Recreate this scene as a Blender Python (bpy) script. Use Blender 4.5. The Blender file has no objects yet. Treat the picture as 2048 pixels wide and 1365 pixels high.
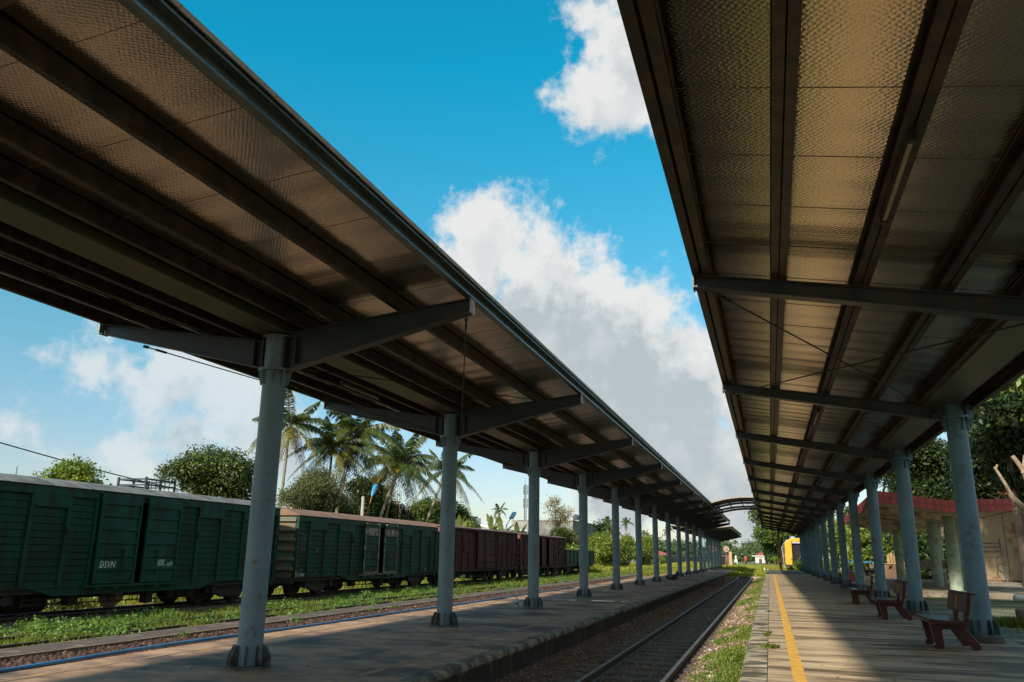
import bpy, bmesh, math, random
import numpy as np
from mathutils import Vector, Matrix
SC = bpy.context.scene
COL = SC.collection
PI = math.pi

# ------------------------------------------------------------------ camera
cam_d = bpy.data.cameras.new("camera")
cam = bpy.data.objects.new("camera", cam_d)
COL.objects.link(cam)
cam_d.sensor_width = 36.0
cam_d.lens = 28.24
cam_d.clip_start = 0.05
cam_d.clip_end = 6000
def cam_axes(p, y, r):
    cp, sp, cy, sy = math.cos(p), math.sin(p), math.cos(y), math.sin(y)
    f = Vector((-sy * cp, cy * cp, sp)); ri = Vector((cy, sy, 0)); up = ri.cross(f)
    c, s = math.cos(r), math.sin(r)
    return f, ri * c + up * s, up * c - ri * s
_f, _r, _u = cam_axes(0.258988, 0.304511, 0.014893)
M = Matrix(((_r.x, _u.x, -_f.x, 0), (_r.y, _u.y, -_f.y, 0), (_r.z, _u.z, -_f.z, 1.009), (0, 0, 0, 1)))
cam.matrix_world = M
SC.camera = cam

# ------------------------------------------------------------------ sun
SUN_TRAVEL = Vector((0.36, 1.60, -1.0)).normalized()
sun_d = bpy.data.lights.new("sun", 'SUN')
sun_d.energy = 4.8
sun_d.angle = math.radians(2.5)
sun_d.color = (1.0, 0.93, 0.80)
sun = bpy.data.objects.new("sun", sun_d)
COL.objects.link(sun)
sun.rotation_euler = SUN_TRAVEL.to_track_quat('-Z', 'Y').to_euler()
sun.location = (-20, -10, 50)

# ------------------------------------------------------------------ world
world = bpy.data.worlds.new("World")
SC.world = world
world.use_nodes = True
wt = world.node_tree
wt.nodes.clear()
def WN(tree, kind, **kw):
    n = tree.nodes.new(kind)
    for k, v in kw.items():
        setattr(n, k, v)
    return n
def WL(tree, a, b): tree.links.new(a, b)
def wmath(tree, op, a, b=None, c=None, clamp=False):
    n = tree.nodes.new('ShaderNodeMath'); n.operation = op; n.use_clamp = clamp
    for i, v in enumerate((a, b, c)):
        if v is None: continue
        if isinstance(v, (int, float)): n.inputs[i].default_value = v
        else: tree.links.new(v, n.inputs[i])
    return n.outputs[0]
# cumulus masses: direction of each puff and its angular radius
PUFFS = [(-0.3088, 0.8644, 0.3968, 0.0381), (-0.3039, 0.8808, 0.3631, 0.0587), (-0.3394, 0.8818, 0.3274, 0.062), (-0.2489, 0.8905, 0.3809, 0.0278), (-0.2499, 0.9063, 0.3408, 0.062), (-0.2074, 0.9149, 0.3464, 0.0371), (-0.2237, 0.9293, 0.2938, 0.0745), (-0.1708, 0.9331, 0.3166, 0.037), (-0.1613, 0.946, 0.281, 0.0586), (-0.1227, 0.9539, 0.2741, 0.046), (-0.2734, 0.9233, 0.2698, 0.0747), (-0.1004, 0.9631, 0.2496, 0.0458), (-0.1321, 0.9663, 0.2208, 0.0736), (-0.1875, 0.9622, 0.1975, 0.0865), (-0.0708, 0.966, 0.2485, 0.0303), (-0.0685, 0.9795, 0.1893, 0.0786), (-0.1128, 0.9842, 0.1366, 0.091), (-0.0558, 0.9928, 0.1063, 0.0776), (-0.0298, 0.9978, 0.0596, 0.0705), (-0.1623, 0.9827, 0.089, 0.0668), (-0.1036, 0.9377, 0.3316, 0.0134), (-0.0481, 0.9453, 0.3228, 0.0151), (-0.1573, 0.8056, 0.5712, 0.032), (-0.1363, 0.8038, 0.5791, 0.0347), (-0.1228, 0.8239, 0.5533, 0.0496), (-0.1792, 0.8227, 0.5395, 0.0354), (-0.2003, 0.8222, 0.5328, 0.0237), (-0.1579, 0.8352, 0.5267, 0.0444), (-0.1723, 0.8456, 0.5052, 0.0269), (-0.1125, 0.8471, 0.5195, 0.0354), (-0.1408, 0.8537, 0.5014, 0.0238), (-0.697, 0.6907, 0.1928, 0.0287), (-0.7127, 0.6767, 0.185, 0.0197), (-0.6719, 0.7163, 0.1886, 0.0366), (-0.6426, 0.7409, 0.1953, 0.0458), (-0.6088, 0.7656, 0.2078, 0.0466), (-0.5877, 0.787, 0.1874, 0.0529), (-0.6593, 0.7341, 0.1628, 0.0283), (-0.5657, 0.81, 0.1548, 0.0592), (-0.6397, 0.7582, 0.1259, 0.0342), (-0.619, 0.7767, 0.1163, 0.0288), (-0.5656, 0.8183, 0.1027, 0.0412), (-0.7559, 0.6439, 0.1183, 0.022), (-0.7439, 0.6588, 0.1121, 0.017), (-0.6908, 0.7158, 0.1019, 0.0232), (-0.6779, 0.729, 0.0949, 0.0222), (-0.7231, 0.6844, 0.0935, 0.0215), (-0.6626, 0.7441, 0.0852, 0.0252)]
grp = bpy.data.node_groups.new("cumulus", 'ShaderNodeTree')
grp.interface.new_socket("dir", in_out='INPUT', socket_type='NodeSocketVector')
grp.interface.new_socket("density", in_out='OUTPUT', socket_type='NodeSocketFloat')
gi = grp.nodes.new('NodeGroupInput'); go = grp.nodes.new('NodeGroupOutput')
acc = None
for (x, y, z, r) in PUFFS:
    d = WN(grp, 'ShaderNodeVectorMath', operation='DISTANCE')
    WL(grp, gi.outputs[0], d.inputs[0]); d.inputs[1].default_value = (x, y, z)
    s = wmath(grp, 'SUBTRACT', d.outputs['Value'], r * 1.04)
    acc = s if acc is None else wmath(grp, 'SMOOTH_MIN', acc, s, 0.02)
n1 = WN(grp, 'ShaderNodeTexNoise'); n1.inputs['Scale'].default_value = 11; n1.inputs['Detail'].default_value = 9; n1.inputs['Roughness'].default_value = 0.58
WL(grp, gi.outputs[0], n1.inputs['Vector'])
n2 = WN(grp, 'ShaderNodeTexNoise'); n2.inputs['Scale'].default_value = 38; n2.inputs['Detail'].default_value = 7; n2.inputs['Roughness'].default_value = 0.62
WL(grp, gi.outputs[0], n2.inputs['Vector'])
fb = wmath(grp, 'ADD', wmath(grp, 'MULTIPLY', wmath(grp, 'SUBTRACT', n1.outputs['Fac'], 0.5), 0.15),
           wmath(grp, 'MULTIPLY', wmath(grp, 'SUBTRACT', n2.outputs['Fac'], 0.5), 0.085))
sd = wmath(grp, 'ADD', acc, fb)
# unseen rest of the sky, its cloud cover thickened for brighter, less blue ambient
sx = WN(grp, 'ShaderNodeSeparateXYZ'); WL(grp, gi.outputs[0], sx.inputs[0])
n3 = WN(grp, 'ShaderNodeTexNoise'); n3.inputs['Scale'].default_value = 3.2; n3.inputs['Detail'].default_value = 9; n3.inputs['Roughness'].default_value = 0.55
WL(grp, gi.outputs[0], n3.inputs['Vector'])
dv = WN(grp, 'ShaderNodeVectorMath', operation='DOT_PRODUCT'); WL(grp, gi.outputs[0], dv.inputs[0]); dv.inputs[1].default_value = tuple(_f)
away = wmath(grp, 'MULTIPLY', wmath(grp, 'SUBTRACT', 0.66, dv.outputs['Value']), 8, clamp=True)
other = wmath(grp, 'MULTIPLY', wmath(grp, 'SUBTRACT', 0.41, n3.outputs['Fac']), 0.35)
other = wmath(grp, 'ADD', other, wmath(grp, 'MULTIPLY', wmath(grp, 'SUBTRACT', 1.0, away), 0.5))
sd = wmath(grp, 'MINIMUM', sd, other)
mr = WN(grp, 'ShaderNodeMapRange', interpolation_type='SMOOTHSTEP')
WL(grp, sd, mr.inputs['Value'])
mr.inputs['From Min'].default_value = 0.012; mr.inputs['From Max'].default_value = -0.028
mr.inputs['To Min'].default_value = 0; mr.inputs['To Max'].default_value = 1
WL(grp, mr.outputs[0], go.inputs[0])

tc = WN(wt, 'ShaderNodeTexCoord')
sky = WN(wt, 'ShaderNodeTexSky', sky_type='NISHITA')
sky.sun_disc = False
sky.sun_elevation = math.radians(31.4)
sky.sun_rotation = math.radians(192.7)
sky.altitude = 10
sky.air_density = 1.0; sky.dust_density = 0.6; sky.ozone_density = 1.2
sepd = WN(wt, 'ShaderNodeSeparateXYZ'); WL(wt, tc.outputs['Generated'], sepd.inputs[0])
# camera-film tint of the clear sky: turquoise high up, pale towards the horizon
tint = WN(wt, 'ShaderNodeValToRGB'); WL(wt, sepd.outputs['Z'], tint.inputs[0])
cr = tint.color_ramp
cr.elements[0].position = 0.0; cr.elements[0].color = (0.78, 0.78, 0.83, 1)
cr.elements[1].position = 0.55; cr.elements[1].color = (0.05, 1.46, 1.48, 1)
e = cr.elements.new(0.10); e.color = (0.80, 0.85, 0.89, 1)
e = cr.elements.new(0.25); e.color = (0.58, 1.07, 1.02, 1)
e = cr.elements.new(0.38); e.color = (0.30, 1.26, 1.26, 1)
mulc = WN(wt, 'ShaderNodeMix', data_type='RGBA', blend_type='MULTIPLY'); mulc.inputs[0].default_value = 1.0
WL(wt, sky.outputs[0], mulc.inputs[6]); WL(wt, tint.outputs[0], mulc.inputs[7])
g1 = WN(wt, 'ShaderNodeGroup'); g1.node_tree = grp; WL(wt, tc.outputs['Generated'], g1.inputs[0])
off = WN(wt, 'ShaderNodeVectorMath', operation='ADD'); WL(wt, tc.outputs['Generated'], off.inputs[0]); off.inputs[1].default_value = (-0.022, -0.004, 0.038)
g2 = WN(wt, 'ShaderNodeGroup'); g2.node_tree = grp; WL(wt, off.outputs[0], g2.inputs[0])
off2 = WN(wt, 'ShaderNodeVectorMath', operation='ADD'); WL(wt, tc.outputs['Generated'], off2.inputs[0]); off2.inputs[1].default_value = (-0.05, -0.01, 0.10)
g3 = WN(wt, 'ShaderNodeGroup'); g3.node_tree = grp; WL(wt, off2.outputs[0], g3.inputs[0])
depth = wmath(wt, 'ADD', wmath(wt, 'MULTIPLY', g2.outputs[0], 0.35), wmath(wt, 'MULTIPLY', g3.outputs[0], 0.55))
nb = WN(wt, 'ShaderNodeTexNoise'); nb.inputs['Scale'].default_value = 15; nb.inputs['Detail'].default_value = 8
WL(wt, tc.outputs['Generated'], nb.inputs['Vector'])
depth = wmath(wt, 'ADD', depth, wmath(wt, 'MULTIPLY', wmath(wt, 'SUBTRACT', nb.outputs['Fac'], 0.5), 1.7), clamp=True)
ccol = WN(wt, 'ShaderNodeValToRGB'); WL(wt, depth, ccol.inputs[0])
ccol.color_ramp.elements[0].position = 0.2; ccol.color_ramp.elements[0].color = (6.0, 5.95, 5.8, 1)
ccol.color_ramp.elements[1].position = 0.95; ccol.color_ramp.elements[1].color = (3.5, 3.85, 4.0, 1)
mixc = WN(wt, 'ShaderNodeMix', data_type='RGBA')
lowhaze = WN(wt, 'ShaderNodeMapRange'); WL(wt, sepd.outputs['Z'], lowhaze.inputs[0]); lowhaze.inputs[1].default_value = 0.08; lowhaze.inputs[2].default_value = 0.36; lowhaze.inputs[3].default_value = 0.55; lowhaze.inputs[4].default_value = 0.97
west = WN(wt, 'ShaderNodeMapRange'); WL(wt, sepd.outputs['X'], west.inputs[0]); west.inputs[1].default_value = -0.46; west.inputs[2].default_value = -0.58
lowmix = WN(wt, 'ShaderNodeMix', data_type='FLOAT'); WL(wt, west.outputs[0], lowmix.inputs[0]); lowmix.inputs[2].default_value = 0.95; WL(wt, lowhaze.outputs[0], lowmix.inputs[3])
WL(wt, wmath(wt, 'MULTIPLY', g1.outputs[0], lowmix.outputs[0]), mixc.inputs[0]); WL(wt, mulc.outputs[2], mixc.inputs[6]); WL(wt, ccol.outputs[0], mixc.inputs[7])
bg = WN(wt, 'ShaderNodeBackground'); bg.inputs['Strength'].default_value = 0.1
WL(wt, mixc.outputs[2], bg.inputs['Color'])
wo = WN(wt, 'ShaderNodeOutputWorld'); WL(wt, bg.outputs[0], wo.inputs['Surface'])

SC.view_settings.view_transform = 'Standard'
SC.view_settings.look = 'None'
SC.view_settings.exposure = 0.5
SC.view_settings.gamma = 1.0
SC.view_settings.use_curve_mapping = False
SC.render.engine = 'CYCLES'
SC.cycles.max_bounces = 7
SC.cycles.diffuse_bounces = 4
SC.cycles.glossy_bounces = 3
SC.cycles.transmission_bounces = 3
SC.cycles.caustics_reflective = False
SC.cycles.caustics_refractive = False
SC.cycles.use_denoising = True

# ------------------------------------------------------------------ materials
MATS = {}
def mat(name, c1, c2=None, scale=4.0, rough=0.6, metal=0.0, bump=0.0, bscale=None, stain=None, sscale=1.5, samt=0.55, stretch=(1, 1, 1), sgrad=None, spec=0.5, detail=6, emit=None, island=None, trans=0.0):
    """noise-mixed two-tone surface with optional stains, fine relief and per-piece variation"""
    m = bpy.data.materials.new(name); m.use_nodes = True
    t = m.node_tree; b = t.nodes['Principled BSDF']
    b.inputs['Roughness'].default_value = rough; b.inputs['Metallic'].default_value = metal
    b.inputs['Specular IOR Level'].default_value = spec
    tcn = t.nodes.new('ShaderNodeTexCoord'); mp = t.nodes.new('ShaderNodeMapping')
    geo = t.nodes.new('ShaderNodeNewGeometry')
    t.links.new(geo.outputs['Position'], mp.inputs['Vector']); mp.inputs['Scale'].default_value = stretch
    col = None
    def rgb(c):
        n = t.nodes.new('ShaderNodeRGB'); n.outputs[0].default_value = (*c, 1); return n.outputs[0]
    def mix(f, a, bb):
        n = t.nodes.new('ShaderNodeMix'); n.data_type = 'RGBA'
        if isinstance(f, (int, float)): n.inputs[0].default_value = f
        else: t.links.new(f, n.inputs[0])
        t.links.new(a, n.inputs[6]); t.links.new(bb, n.inputs[7]); return n.outputs[2]
    def noise(s, d=6, r=0.6):
        n = t.nodes.new('ShaderNodeTexNoise'); n.inputs['Scale'].default_value = s; n.inputs['Detail'].default_value = d; n.inputs['Roughness'].default_value = r
        t.links.new(mp.outputs[0], n.inputs['Vector']); return n.outputs['Fac']
    def ramp(v, a, bb):
        n = t.nodes.new('ShaderNodeMapRange'); n.interpolation_type = 'SMOOTHSTEP'; t.links.new(v, n.inputs[0])
        n.inputs[1].default_value = a; n.inputs[2].default_value = bb; return n.outputs[0]
    col = rgb(c1)
    if c2 is not None:
        col = mix(ramp(noise(scale, detail), 0.35, 0.65), col, rgb(c2))
    if island is not None:
        f = t.nodes.new('ShaderNodeMath'); f.operation = 'POWER'; t.links.new(geo.outputs['Random Per Island'], f.inputs[0]); f.inputs[1].default_value = island[1]
        col = mix(f.outputs[0], col, rgb(island[0]))
    if stain is not None:
        cc = 0.5 + (0.5 - samt) * 0.28
        nv = noise(sscale, 8, 0.66)
        if sgrad:
            sx_ = t.nodes.new('ShaderNodeSeparateXYZ'); t.links.new(geo.outputs['Position'], sx_.inputs[0])
            ad = t.nodes.new('ShaderNodeMath'); ad.operation = 'MULTIPLY_ADD'; t.links.new(ramp(sx_.outputs[0], sgrad[0], sgrad[1]), ad.inputs[0]); ad.inputs[1].default_value = sgrad[2]; t.links.new(nv, ad.inputs[2]); nv = ad.outputs[0]
        f = ramp(nv, cc - 0.085, cc + 0.085)
        col = mix(f, col, rgb(stain))
    t.links.new(col, b.inputs['Base Color'])
    if bump:
        bn = t.nodes.new('ShaderNodeBump'); bn.inputs['Strength'].default_value = bump; bn.inputs['Distance'].default_value = 0.02
        t.links.new(noise(bscale or scale * 4, 5), bn.inputs['Height']); t.links.new(bn.outputs[0], b.inputs['Normal'])
    if emit:
        b.inputs['Emission Color'].default_value = (*emit[0], 1); b.inputs['Emission Strength'].default_value = emit[1]
    if trans:
        tr = t.nodes.new('ShaderNodeBsdfTranslucent'); t.links.new(col, tr.inputs[0])
        ms = t.nodes.new('ShaderNodeMixShader'); ms.inputs[0].default_value = trans
        o = t.nodes['Material Output']
        t.links.new(b.outputs[0], ms.inputs[1]); t.links.new(tr.outputs[0], ms.inputs[2]); t.links.new(ms.outputs[0], o.inputs[0])
    MATS[name] = m
    return m

def foil_mat():
    """embossed aluminium foil facing: lattice of small rings pressed into the sheet"""
    m = bpy.data.materials.new("embossed_foil"); m.use_nodes = True
    t = m.node_tree; b = t.nodes['Principled BSDF']
    geo = t.nodes.new('ShaderNodeNewGeometry'); sp = t.nodes.new('ShaderNodeSeparateXYZ'); t.links.new(geo.outputs['Position'], sp.inputs[0])
    def mt(op, a, bb=None):
        n = t.nodes.new('ShaderNodeMath'); n.operation = op
        for i, v in enumerate((a, bb)):
            if v is None: continue
            if isinstance(v, (int, float)): n.inputs[i].default_value = v
            else: t.links.new(v, n.inputs[i])
        return n.outputs[0]
    k = 2 * PI / 0.075
    u = mt('MULTIPLY', mt('ADD', sp.outputs[0], mt('MULTIPLY', sp.outputs[1], 0.62)), k)
    v = mt('MULTIPLY', mt('SUBTRACT', sp.outputs[0], mt('MULTIPLY', sp.outputs[1], 0.62)), k)
    su = mt('ABSOLUTE', mt('SINE', mt('MULTIPLY', u, 0.5))); sv = mt('ABSOLUTE', mt('SINE', mt('MULTIPLY', v, 0.5)))
    lat = mt('MINIMUM', su, sv)                                         # lines of a diamond lattice
    ring = mt('ABSOLUTE', mt('SUBTRACT', mt('MULTIPLY', mt('SINE', u), mt('SINE', v)), 0.35))
    h = mt('ADD', mt('POWER', mt('SUBTRACT', 1.0, lat), 4.0), mt('MULTIPLY', mt('SUBTRACT', 1.0, ring), 0.5))
    nz = t.nodes.new('ShaderNodeTexNoise'); nz.inputs['Scale'].default_value = 130; t.links.new(geo.outputs['Position'], nz.inputs['Vector'])
    cmb = t.nodes.new('ShaderNodeCombineXYZ'); t.links.new(mt('ADD', mt('MULTIPLY', sp.outputs[0], 0.80), mt('MULTIPLY', sp.outputs[1], 0.60)), cmb.inputs[0]); t.links.new(mt('SUBTRACT', mt('MULTIPLY', sp.outputs[1], 0.80), mt('MULTIPLY', sp.outputs[0], 0.60)), cmb.inputs[1])
    vo = t.nodes.new('ShaderNodeTexVoronoi'); vo.voronoi_dimensions = '2D'; vo.inputs['Scale'].default_value = 34; vo.inputs['Randomness'].default_value = 0.30; t.links.new(cmb.outputs[0], vo.inputs['Vector'])
    h = mt('ADD', mt('MULTIPLY', h, 0.25), mt('ADD', mt('MULTIPLY', vo.outputs['Distance'], 1.6), mt('MULTIPLY', nz.outputs['Fac'], 0.8)))
    bn = t.nodes.new('ShaderNodeBump'); bn.inputs['Strength'].default_value = 0.20; bn.inputs['Distance'].default_value = 0.004
    t.links.new(h, bn.inputs['Height'])
    n2 = t.nodes.new('ShaderNodeTexNoise'); n2.inputs['Scale'].default_value = 1.1; n2.inputs['Detail'].default_value = 4; t.links.new(geo.outputs['Position'], n2.inputs['Vector'])
    mx = t.nodes.new('ShaderNodeMix'); mx.data_type = 'RGBA'; t.links.new(n2.outputs['Fac'], mx.inputs[0])
    mx.inputs[6].default_value = (0.47, 0.40, 0.30, 1); mx.inputs[7].default_value = (0.60, 0.51, 0.385, 1)
    m3 = t.nodes.new('ShaderNodeMix'); m3.data_type = 'RGBA'; m3.blend_type = 'MULTIPLY'
    t.links.new(mt('MULTIPLY', mt('POWER', mt('SUBTRACT', 1.0, lat), 5.0), 0.26), m3.inputs[0]); t.links.new(mx.outputs[2], m3.inputs[6]); m3.inputs[7].default_value = (1.35, 1.28, 1.15, 1)
    t.links.new(m3.outputs[2], b.inputs['Base Color'])
    b.inputs['Metallic'].default_value = 1.0; b.inputs['Roughness'].default_value = 0.17
    t.links.new(bn.outputs[0], b.inputs['Normal'])
    return m

FOIL = foil_mat()
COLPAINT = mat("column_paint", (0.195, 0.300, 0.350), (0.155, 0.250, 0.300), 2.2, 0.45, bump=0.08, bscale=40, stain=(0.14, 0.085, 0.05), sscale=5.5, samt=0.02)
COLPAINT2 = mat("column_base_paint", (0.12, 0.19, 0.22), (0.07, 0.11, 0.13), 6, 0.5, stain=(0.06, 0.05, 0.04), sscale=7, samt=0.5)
RPAINT = mat("column_paint_blue", (0.118, 0.220, 0.275), (0.090, 0.180, 0.230), 2.5, 0.5, bump=0.1, bscale=45, stain=(0.07, 0.09, 0.09), sscale=5, samt=0.06)
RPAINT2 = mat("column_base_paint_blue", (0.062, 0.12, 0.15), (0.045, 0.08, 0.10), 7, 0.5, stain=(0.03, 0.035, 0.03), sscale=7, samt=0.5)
BEAM = mat("rafter_paint_shaded", (0.040, 0.057, 0.070), (0.030, 0.044, 0.055), 3, 0.42, stain=(0.09, 0.055, 0.035), sscale=6, samt=0.15)  # steel paint coloured darker to deepen the shade under the roofs
PURL = mat("purlin_steel_shaded", (0.033, 0.030, 0.025), (0.022, 0.020, 0.017), 3.5, 0.5, metal=0.2, stain=(0.07, 0.05, 0.035), sscale=5, samt=0.4)  # darkened colour adds to the shade below the roof sheets
GUTT = mat("gutter_steel", (0.16, 0.21, 0.20), (0.10, 0.14, 0.14), 4, 0.35, metal=0.5, stain=(0.10, 0.09, 0.06), sscale=3, samt=0.3, stretch=(3, 0.5, 3))
VALLEY = mat("valley_steel", (0.10, 0.115, 0.085), (0.07, 0.08, 0.06), 2, 0.4, metal=0.3, stain=(0.13, 0.11, 0.07), sscale=2.5, samt=0.4, stretch=(1, 0.6, 1))
EDGE = mat("sheet_edge", (0.36, 0.29, 0.20), (0.26, 0.21, 0.15), 6, 0.6)
ROOFTOP = mat("roof_metal", (0.25, 0.30, 0.31), (0.2, 0.23, 0.24), 2, 0.5, metal=0.4)
ENDCAP = mat("end_cap", (0.40, 0.37, 0.34), (0.22, 0.14, 0.10), 14, 0.6)
CABLE = mat("black_cable", (0.02, 0.02, 0.02), rough=0.5)
TUBEW = mat("tube_glass", (0.30, 0.26, 0.19), rough=0.25)
CONC_L = mat("platform_concrete", (0.47, 0.295, 0.18), (0.28, 0.17, 0.102), 2.4, 0.72, bump=0.25, bscale=30, stain=(0.085, 0.062, 0.048), sscale=0.75, samt=0.40, stretch=(0.8, 1, 1), detail=9)
CONC_R = mat("platform_concrete_pale", (0.58, 0.43, 0.27), (0.40, 0.285, 0.17), 2.6, 0.62, bump=0.25, bscale=40, stain=(0.14, 0.092, 0.046), sscale=2.3, samt=0.42, sgrad=(0.9, 2.9, 0.10), stretch=(0.24, 1.25, 1), detail=9)
CONC_K = mat("kerb_concrete", (0.52, 0.43, 0.30), (0.36, 0.28, 0.185), 2.5, 0.75, bump=0.3, bscale=25, stain=(0.070, 0.060, 0.034), sscale=2.6, samt=0.52, stretch=(0.7, 1.5, 1), detail=9)
CONC_E = mat("edge_stone", (0.30, 0.245, 0.165), (0.20, 0.16, 0.11), 3, 0.75, bump=0.35, bscale=20, stain=(0.07, 0.06, 0.04), sscale=3, samt=0.5)
CONC_F = mat("platform_face", (0.12, 0.10, 0.075), (0.07, 0.06, 0.045), 3, 0.8, bump=0.35, bscale=14, stain=(0.035, 0.03, 0.022), sscale=2.2, samt=0.7, stretch=(1, 1.5, 0.4))
CONC_D = mat("dark_kerb", (0.105, 0.074, 0.058), (0.070, 0.050, 0.040), 2.5, 0.8, bump=0.2, bscale=25, stain=(0.2, 0.15, 0.11), sscale=2, samt=0.15)
KERBLIP = mat("kerb_lip", (0.33, 0.25, 0.17), (0.22, 0.16, 0.11), 4, 0.8)
FORE = mat("forecourt_paving", (0.34, 0.28, 0.21), (0.20, 0.165, 0.115), 1.6, 0.75, bump=0.3, bscale=25, stain=(0.06, 0.075, 0.02), sscale=0.9, samt=0.68, stretch=(0.4, 1.2, 1), detail=9)
YELLOW = mat("yellow_line", (0.74, 0.40, 0.055), (0.62, 0.32, 0.045), 5, 0.6, stain=(0.42, 0.26, 0.09), sscale=6, samt=0.25)
OCHRE = mat("faded_line", (0.44, 0.27, 0.11), (0.34, 0.21, 0.11), 3, 0.7, stain=(0.26, 0.17, 0.105), sscale=3, samt=0.6)
SOIL = mat("trackbed_soil", (0.15, 0.088, 0.050), (0.085, 0.052, 0.031), 2, 0.95, bump=0.6, bscale=18, stain=(0.17, 0.12, 0.075), sscale=3, samt=0.3, detail=9)
SOIL2 = mat("field_soil", (0.10, 0.14, 0.025), (0.075, 0.085, 0.028), 0.5, 0.95, bump=0.5, bscale=6, stain=(0.16, 0.115, 0.06), sscale=0.35, samt=0.25, detail=9)
RAILM = mat("rail_rust", (0.085, 0.052, 0.038), (0.055, 0.034, 0.026), 8, 0.6, metal=0.2)
RAILTOP = mat("rail_head", (0.30, 0.24, 0.21), (0.17, 0.12, 0.10), 5, 0.45, metal=0.5)
SLEEP = mat("sleeper_wood", (0.14, 0.10, 0.072), (0.085, 0.06, 0.045), 5, 0.85, bump=0.4, bscale=25)
STONE = mat("ballast_stone", (0.20, 0.115, 0.068), (0.115, 0.066, 0.040), 9, 0.9, island=((0.42, 0.28, 0.17), 4.0))
STONER = mat("laterite_stone", (0.055, 0.025, 0.017), (0.030, 0.015, 0.011), 7, 0.9, island=((0.17, 0.085, 0.05), 6.0))
PIPEB = mat("blue_pipe", (0.05, 0.20, 0.42), (0.04, 0.14, 0.30), 3, 0.4)
WGREEN = mat("wagon_green", (0.007, 0.066, 0.042), (0.005, 0.046, 0.029), 1.3, 0.55, spec=0.25, stain=(0.016, 0.028, 0.017), sscale=2.6, samt=0.42, stretch=(1, 1, 0.35))
WGREEN2 = mat("wagon_green_faded", (0.009, 0.066, 0.041), (0.011, 0.044, 0.027), 1.6, 0.6, spec=0.25, stain=(0.032, 0.030, 0.020), sscale=2.6, samt=0.4, stretch=(1, 1, 0.5))
WEND = mat("wagon_end", (0.10, 0.17, 0.125), (0.13, 0.11, 0.08), 3, 0.6, stain=(0.20, 0.10, 0.05), sscale=4, samt=0.4)
WBROWN = mat("wagon_brown", (0.092, 0.025, 0.020), (0.058, 0.016, 0.013), 1.7, 0.7, spec=0.2, stain=(0.05, 0.025, 0.02), sscale=3, samt=0.45, stretch=(1, 1, 0.5))
WBROWNE = mat("wagon_brown_end", (0.22, 0.055, 0.045), (0.15, 0.045, 0.035), 3, 0.6)
WROOFG = mat("wagon_roof_grey", (0.20, 0.18, 0.155), (0.14, 0.125, 0.11), 1.6, 0.6, stain=(0.10, 0.08, 0.06), sscale=2, samt=0.4)
WROOFR = mat("wagon_roof_rust", (0.23, 0.115, 0.062), (0.18, 0.088, 0.048), 1.3, 0.65, stain=(0.17, 0.09, 0.06), sscale=2, samt=0.35, stretch=(1, 0.7, 1))
WROOFB = mat("wagon_roof_brown", (0.16, 0.06, 0.05), (0.11, 0.045, 0.04), 2, 0.6)
WDARK = mat("running_gear", (0.020, 0.017, 0.015), (0.032, 0.022, 0.016), 5, 0.7)
WBLACK = mat("black_and_inside_shade", (0.012, 0.011, 0.010), rough=0.95)  # black for real parts and for the shade behind door openings
WTYRE = mat("wheel_steel", (0.07, 0.055, 0.045), (0.04, 0.03, 0.025), 8, 0.5, metal=0.4)
PALED = mat("pale_disc", (0.36, 0.27, 0.22), (0.25, 0.18, 0.14), 7, 0.7)
WHITEP = mat("white_lettering", (0.62, 0.65, 0.60), (0.48, 0.5, 0.46), 25, 0.7)
FADEDP = mat("faded_lettering", (0.13, 0.21, 0.17), (0.09, 0.16, 0.12), 30, 0.7)
WORNP = mat("worn_door_paint", (0.42, 0.39, 0.33), (0.25, 0.20, 0.15), 6, 0.7, stain=(0.10, 0.08, 0.055), sscale=5, samt=0.6)
WYEL = mat("yellow_tag", (0.42, 0.22, 0.04), rough=0.6)
GRANITE3 = mat("bench_granite_gloss", (0.055, 0.024, 0.020), (0.038, 0.017, 0.014), 60, 0.10, spec=1.0, detail=2)
GRANITE2 = mat("bench_granite_matt", (0.075, 0.028, 0.021), (0.050, 0.019, 0.015), 60, 0.5, spec=0.12, detail=2)
GRANITE = mat("bench_granite", (0.080, 0.029, 0.022), (0.052, 0.020, 0.016), 60, 0.24, spec=0.22, bump=0.03, bscale=80, detail=2)
GOLD = mat("gold_lettering", (0.80, 0.38, 0.04), rough=0.5)
REDTILE = mat("red_tile", (0.46, 0.065, 0.055), (0.34, 0.048, 0.042), 3.5, 0.42, stain=(0.17, 0.04, 0.034), sscale=4, samt=0.3)
SOFFIT = mat("soffit_paint", (0.78, 0.65, 0.46), (0.68, 0.55, 0.38), 1.8, 0.75, stain=(0.26, 0.21, 0.14), sscale=1.6, samt=0.35)
SHCOL = mat("shelter_column", (0.36, 0.43, 0.31), (0.24, 0.31, 0.22), 2.2, 0.7, bump=0.15, bscale=18, stain=(0.20, 0.25, 0.17), sscale=3.2, samt=0.3)
SHBASE = mat("shelter_floor", (0.40, 0.33, 0.24), (0.28, 0.22, 0.16), 2, 0.7, stain=(0.12, 0.10, 0.07), sscale=1.7, samt=0.4)
BEIGE = mat("beige_render", (0.44, 0.33, 0.19), (0.36, 0.26, 0.15), 1.2, 0.8, stain=(0.19, 0.10, 0.05), sscale=0.9, samt=0.3)
GREYP = mat("grey_pipe", (0.14, 0.16, 0.17), (0.09, 0.10, 0.11), 6, 0.45, metal=0.3)
BARK = mat("tree_bark", (0.085, 0.06, 0.042), (0.045, 0.033, 0.024), 7, 0.9, bump=0.5, bscale=20, stretch=(1, 1, 0.4))
BARKL = mat("palm_bark", (0.26, 0.215, 0.16), (0.17, 0.14, 0.105), 6, 0.9, bump=0.4, bscale=15, stretch=(0.5, 0.5, 3))
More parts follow.
